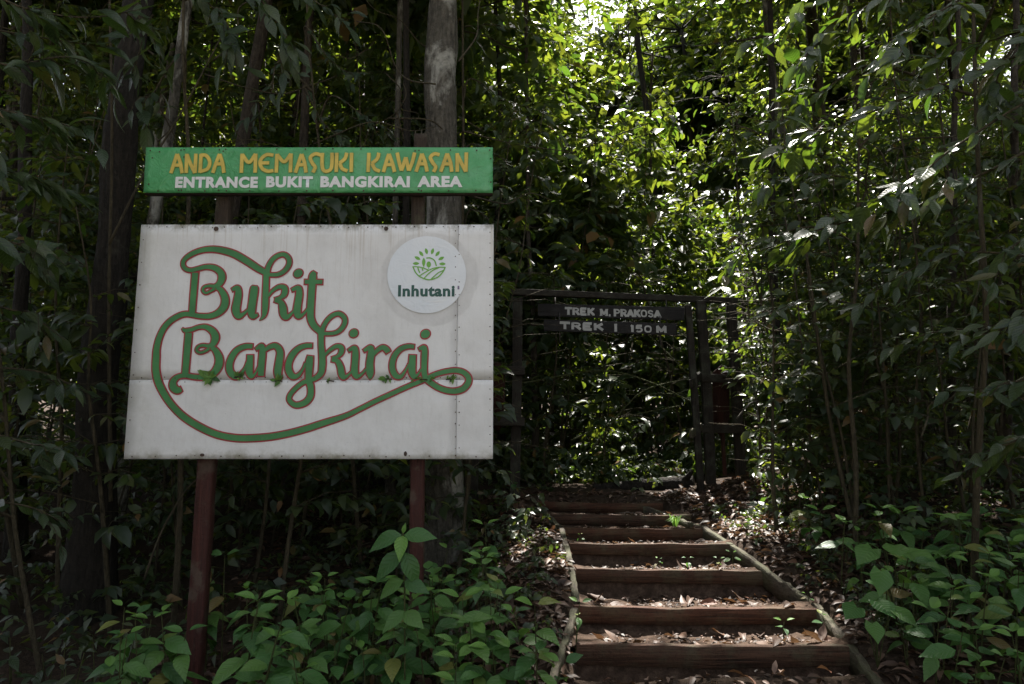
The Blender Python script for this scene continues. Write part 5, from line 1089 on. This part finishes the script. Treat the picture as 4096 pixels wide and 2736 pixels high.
bigleaf('low dark sapling with drooping leaves at the left edge beside the board', (-3.5, 5.9), [[(-60, 700, 5.7), (60, 720, 5.7), (150, 780, 5.8)], [(-60, 860, 5.8), (80, 850, 5.8), (200, 900, 5.9)], [(-40, 1000, 5.7), (80, 1020, 5.7), (190, 1050, 5.8)], [(-60, 1150, 5.6), (60, 1160, 5.6), (150, 1200, 5.7)]], .19, 10, P2(-30, 560, 5.9), .022, 3, 'stem', .4, order=('dim',))
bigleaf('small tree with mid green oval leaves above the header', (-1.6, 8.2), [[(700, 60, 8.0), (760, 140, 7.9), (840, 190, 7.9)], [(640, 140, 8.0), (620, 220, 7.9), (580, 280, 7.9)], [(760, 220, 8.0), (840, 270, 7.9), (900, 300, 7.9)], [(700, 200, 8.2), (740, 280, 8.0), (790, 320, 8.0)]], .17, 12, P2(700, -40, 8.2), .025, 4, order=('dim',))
bigleaf('sunlit young tree leaning in above the gate beam', (-.55, 9.4), [[(1080, 180, 9.3), (1160, 230, 9.2), (1260, 260, 9.2)], [(1070, 60, 9.4), (1160, 60, 9.3), (1280, 100, 9.2)], [(1080, 330, 9.3), (1180, 380, 9.2), (1280, 430, 9.2)], [(1060, -20, 9.6), (1180, -20, 9.5), (1320, 10, 9.5)], [(1080, 480, 9.4), (1160, 540, 9.3), (1220, 600, 9.3)]], .16, 15, P2(1060, -80, 9.4), .03, 5)

# ------------------------------------------------------------------ dead leaves
R4 = np.random.default_rng(99)
def ground_z(x, y):
    if 5.5 < y < 9.8 and np.interp(y, CY, CXL) + .03 < x < np.interp(y, CY, CXR) - .03: return tread_z(y) + .006
    return gz(x, y) + .008
def dead_leaf(x, y, ln, label, group, tilt=.3):
    z = ground_z(x, y); o = bpy.data.objects.new('fallen_leaf', BL['litter'][int(R4.integers(0, 5))]); COL.objects.link(o)
    a = R4.uniform(0, 2 * math.pi); o.location = (x, y, z + ln * .06); o.rotation_euler = (R4.normal(0, tilt), R4.normal(0, tilt), a); o.scale = (ln, ln, ln)
    return tag(o, label, 'leaf', group)
for i in range(230):
    k = int(R4.choice(7, p=[.24, .22, .20, .11, .09, .08, .06])); y0 = RIS[k][4] + .09; y1 = (RIS[k + 1][4] if k < 6 else 9.85) - .04
    y = y1 - (y1 - y0) * R4.random() ** 1.1; u = R4.random(); u = u if R4.random() < .6 else 1 - .3 * u * u
    xl, xr = np.interp(y, CY, CXL) + .08, np.interp(y, CY, CXR) - .08
    dead_leaf(xl + (xr - xl) * u, y, R4.uniform(.05, .15) * (1.25 if k < 2 else 1), 'dry brown leaf lying on the ' + ('lowest tread', 'second tread from the bottom', 'third tread from the bottom', 'fourth tread from the bottom', 'third tread from the top', 'second tread from the top', 'top tread')[k], 'dead leaves on the ' + ('lowest', 'second', 'third', 'fourth', 'fifth', 'sixth', 'top')[k] + ' tread')
for (px, py, Y, l_, lab) in ((1800, 1470, 5.62, .24, 'large pale curled leaf in the sun above the lowest step'), (1870, 1462, 5.70, .20, 'large pale leaf in the sun by the right side board'), (1680, 1465, 5.66, .17, 'pale upright leaf left of the sunlit patch on the lowest tread'), (1870, 1405, 5.98, .17, 'large tan leaf propped against the right end of the second board'), (1385, 1362, 6.5, .22, 'wide tan leaf at the left of the second tread'), (1650, 1352, 6.6, .26, 'broad brown leaf pair at the right of the second tread')):
    q = P2(px, py, Y); dead_leaf(q[0], Y, l_, lab, None, .25)
# the rest of the litter on the banks: one mass
n = 13000; y = R4.uniform(4.8, 10.0, n); x = np.where(R4.random(n) < .6, np.interp(y, CY, CXL) + R4.uniform(-3.4, 5.4, n), np.where(R4.random(n) < .5, np.interp(y, CY, CXR) + R4.uniform(.05, 1.7, n), np.interp(y, CY, CXL) - R4.uniform(.04, 1.2, n))); ins = (x > np.interp(y, CY, CXL) - .03) & (x < np.interp(y, CY, CXR) + .05) & (y > 5.42) & (y < 9.3)
x, y = x[~ins], y[~ins]; z = H(x, y) + .012; n = len(x); ax = R4.normal(0, 1, (n, 3)); ax[:, 2] *= .22
nr = np.array([0, 0, 1.0]) + R4.normal(0, .35, (n, 3))
o = link('leaf_litter', leaf_mesh('leaf_litter', np.stack([x, y, z + R4.uniform(0, .02, n)], -1), ax, nr, R4.uniform(.05, .14, n), R4.uniform(.35, .5, n), M['litter'], 'mid')); tag(o, 'brown leaf litter covering the banks', 'leaf litter', kind='stuff')
n = 2600; y = R4.uniform(5.5, 9.8, n); u = R4.random(n); x = np.interp(y, CY, CXL) + .05 + u * (np.interp(y, CY, CXR) - np.interp(y, CY, CXL) - .1)
ok = np.array([min(abs(v - r_[4]) for r_ in RIS) > .08 for v in y]); x, y = x[ok], y[ok]; n = len(x); z = np.array([tread_z(v) for v in y]) + .012
ax = R4.normal(0, 1, (n, 3)); ax[:, 2] *= .2
o = link('tread_litter', leaf_mesh('tread_litter', np.stack([x, y, z + R4.uniform(0, .012, n)], -1), ax, np.array([0, 0, 1.0]) + R4.normal(0, .3, (n, 3)), R4.uniform(.02, .06, n), R4.uniform(.3, .5, n), M['litter'], 'lance')); tag(o, 'small crumbled leaf scraps on the treads', 'leaf litter', kind='stuff')

# ------------------------------------------------------------------ vines, canes and dead twigs
def stick(name, label, cat, pts, r0, r1, mat, group=None, per=6):
    P = catmull([np.asarray(p) for p in pts], per); b = P[0].copy(); t_ = tag(bpy.data.objects.new(name, None), label, cat, group); COL.objects.link(t_); t_.location = b
    m_ = MB(); m_.tube(P, np.linspace(r0, r1, len(P)), 6); m_.build('stem', M[mat], t_, sm=True, inv=b); return t_
for pts, lab in (([(1190, 880, 10.6), (1380, 850, 10.8), (1500, 880, 11), (1600, 930, 11)], 'thin arched cane crossing the gate opening at its upper half'), ([(1300, 1100, 11), (1380, 1000, 11), (1470, 900, 11), (1590, 865, 11)], 'curved cane rising to the right through the gate opening'),
                 ([(1240, 905, 11.5), (1400, 905, 11.5), (1560, 902, 11.6)], 'straight level cane through the middle of the gate opening'), ([(1250, 480, 12.5), (1330, 620, 12.4), (1500, 780, 12.2), (1600, 880, 12)], 'long cane slanting down to the right above the gate'), ([(1180, 460, 13), (1300, 560, 12.8), (1440, 680, 12.5)], 'bamboo cane slanting behind the trail boards'), ([(1310, 1010, 11.3), (1420, 960, 11.3), (1560, 930, 11.4)], 'pale bent cane in the lower gate opening')):
    stick('bamboo_cane', lab, 'cane', [P2(*q) for q in pts], .016, .008, 'cane')
for pts, lab, r_ in (([(254, 1150, 6.6), (250, 700, 6.6), (257, 300, 6.6), (250, -60, 6.6)], 'straight dark climbing stem in front of the thick leaning trunk', .018), ([(250, 560, 6.4), (330, 400, 6.5), (420, 250, 6.6), (520, 60, 6.8)], 'dark vine slanting up to the right beside the header', .012), ([(470, 170, 7), (560, 200, 7.0), (650, 215, 7.1), (720, 190, 7.2)], 'looping pale vine above the header', .008),
                     ([(720, 330, 7.6), (850, 280, 7.6), (940, 300, 7.7), (1000, 290, 8.0)], 'thin vine sagging over the header towards the stout trunk', .007), ([(1060, 300, 8.2), (1180, 330, 8.5), (1320, 350, 8.8)], 'thin twig reaching right from the stout trunk', .008), ([(330, 1330, 6.4), (370, 1220, 6.4), (430, 1120, 6.5), (480, 1080, 6.6)], 'bent vine in the dark under the left of the board', .010),
                     ([(1890, 1180, 8.2), (1850, 950, 8.2), (1830, 700, 8.3), (1800, 500, 8.5)], 'thin leaning stem in the thicket near the gate', .016), ([(1960, 1200, 7.6), (1930, 1000, 7.6), (1880, 800, 7.7), (1850, 640, 7.8)], 'pale leaning stem in the middle of the thicket', .016), ([(2040, 1180, 7.4), (2030, 900, 7.4), (2010, 650, 7.5)], 'dark upright stem right of the pale leaning one', .014),
                     ([(1900, 1170, 8.6), (1960, 950, 8.6), (2030, 700, 8.7), (2060, 500, 8.8)], 'thin stem leaning right across the thicket', .015), ([(2120, 1190, 7.2), (2100, 950, 7.2), (2110, 700, 7.3), (2080, 400, 7.4)], 'long grey stem rising through the right boughs', .016), ([(2250, 1220, 6.6), (2230, 1000, 6.6), (2260, 700, 6.7)], 'dim stem at the right of the thicket', .014)):
    stick('vine', lab, 'vine', [P2(*q) for q in pts], r_, r_ * .6, 'stem')
RV = np.random.default_rng(31)
for i in range(44):
    left = i < 24; Y = RV.uniform(6.3, 9.5); px = RV.uniform(20, 1100) if left else RV.uniform(1750, 2330); py = RV.uniform(0, 520) if left else RV.uniform(200, 1100)
    a = P2(px, py, Y); d = np.array([RV.normal(0, 1), RV.normal(0, .4), RV.normal(.3, .7)]); d = d / np.linalg.norm(d) * RV.uniform(.5, 1.5); pts = [a + d * u + RV.normal(0, .07, 3) * (0 < u < 1) for u in (0, .25, .5, .75, 1)]
    stick('crooked_branch', 'thin crooked branch ' + ('above and behind the sign' if left else 'in the thicket on the right'), 'branch', pts, .009, .004, 'stem', 'crooked branches ' + ('behind the sign' if left else 'in the thicket'))
for pts, lab in (([(1745, 1000, 9.3), (1735, 930, 9.3), (1728, 890, 9.3), (1718, 850, 9.3)], 'pale dead twig standing right of the outer gate post'), ([(1690, 960, 9.2), (1720, 925, 9.25), (1760, 918, 9.3), (1790, 930, 9.3)], 'pale dead twig arching right of the outer gate post')):
    stick('dead_twig', lab, 'twig', [P2(*q) for q in pts], .012, .005, 'bark_pale')

for i in range(26):
    y = R4.uniform(5.3, 9.6); x = np.interp(y, CY, CXL) + R4.uniform(-1.0, 3.4); z = ground_z(x, y) + .012; a = R4.uniform(0, math.pi); l_ = R4.uniform(.12, .4); d = np.array([math.cos(a), math.sin(a) * .6, 0]) * l_
    stick('fallen_twig', 'thin broken twig lying in the litter by the steps', 'twig', [(x, y, z), np.array([x, y, z + .012]) + d * .5 + [.02, .01, 0], np.array([x, y, z]) + d], .005, .003, 'bark', 'fallen twigs around the steps', 3)
# ------------------------------------------------------------------ tell look-alikes apart by their order across the view
ORD = 'zeroth first second third fourth fifth sixth seventh eighth ninth tenth eleventh twelfth thirteenth fourteenth fifteenth sixteenth seventeenth eighteenth nineteenth'.split()
TEN = {2: 'twenty', 3: 'thirty', 4: 'forty', 5: 'fifty', 6: 'sixty', 7: 'seventy', 8: 'eighty'}
TENTH = {2: 'twentieth', 3: 'thirtieth', 4: 'fortieth', 5: 'fiftieth', 6: 'sixtieth', 7: 'seventieth', 8: 'eightieth'}
def ordinal(n): return ORD[n] if n < 20 else (TENTH[n // 10] if n % 10 == 0 else TEN[n // 10] + '-' + ORD[n % 10])
fam = {}
for o in bpy.data.objects:
    if o.parent is None and o.get('group') and o.get('category') != 'leaf': fam.setdefault((o['group'], o['label']), []).append(o)
for (g, lab), os_ in fam.items():
    if len(os_) < 2: continue
    os_.sort(key=lambda o: o.location.x / max(o.location.y, .1))
    for i, o in enumerate(os_): o['label'] = lab + ', ' + ordinal(i + 1) + ' from the left'
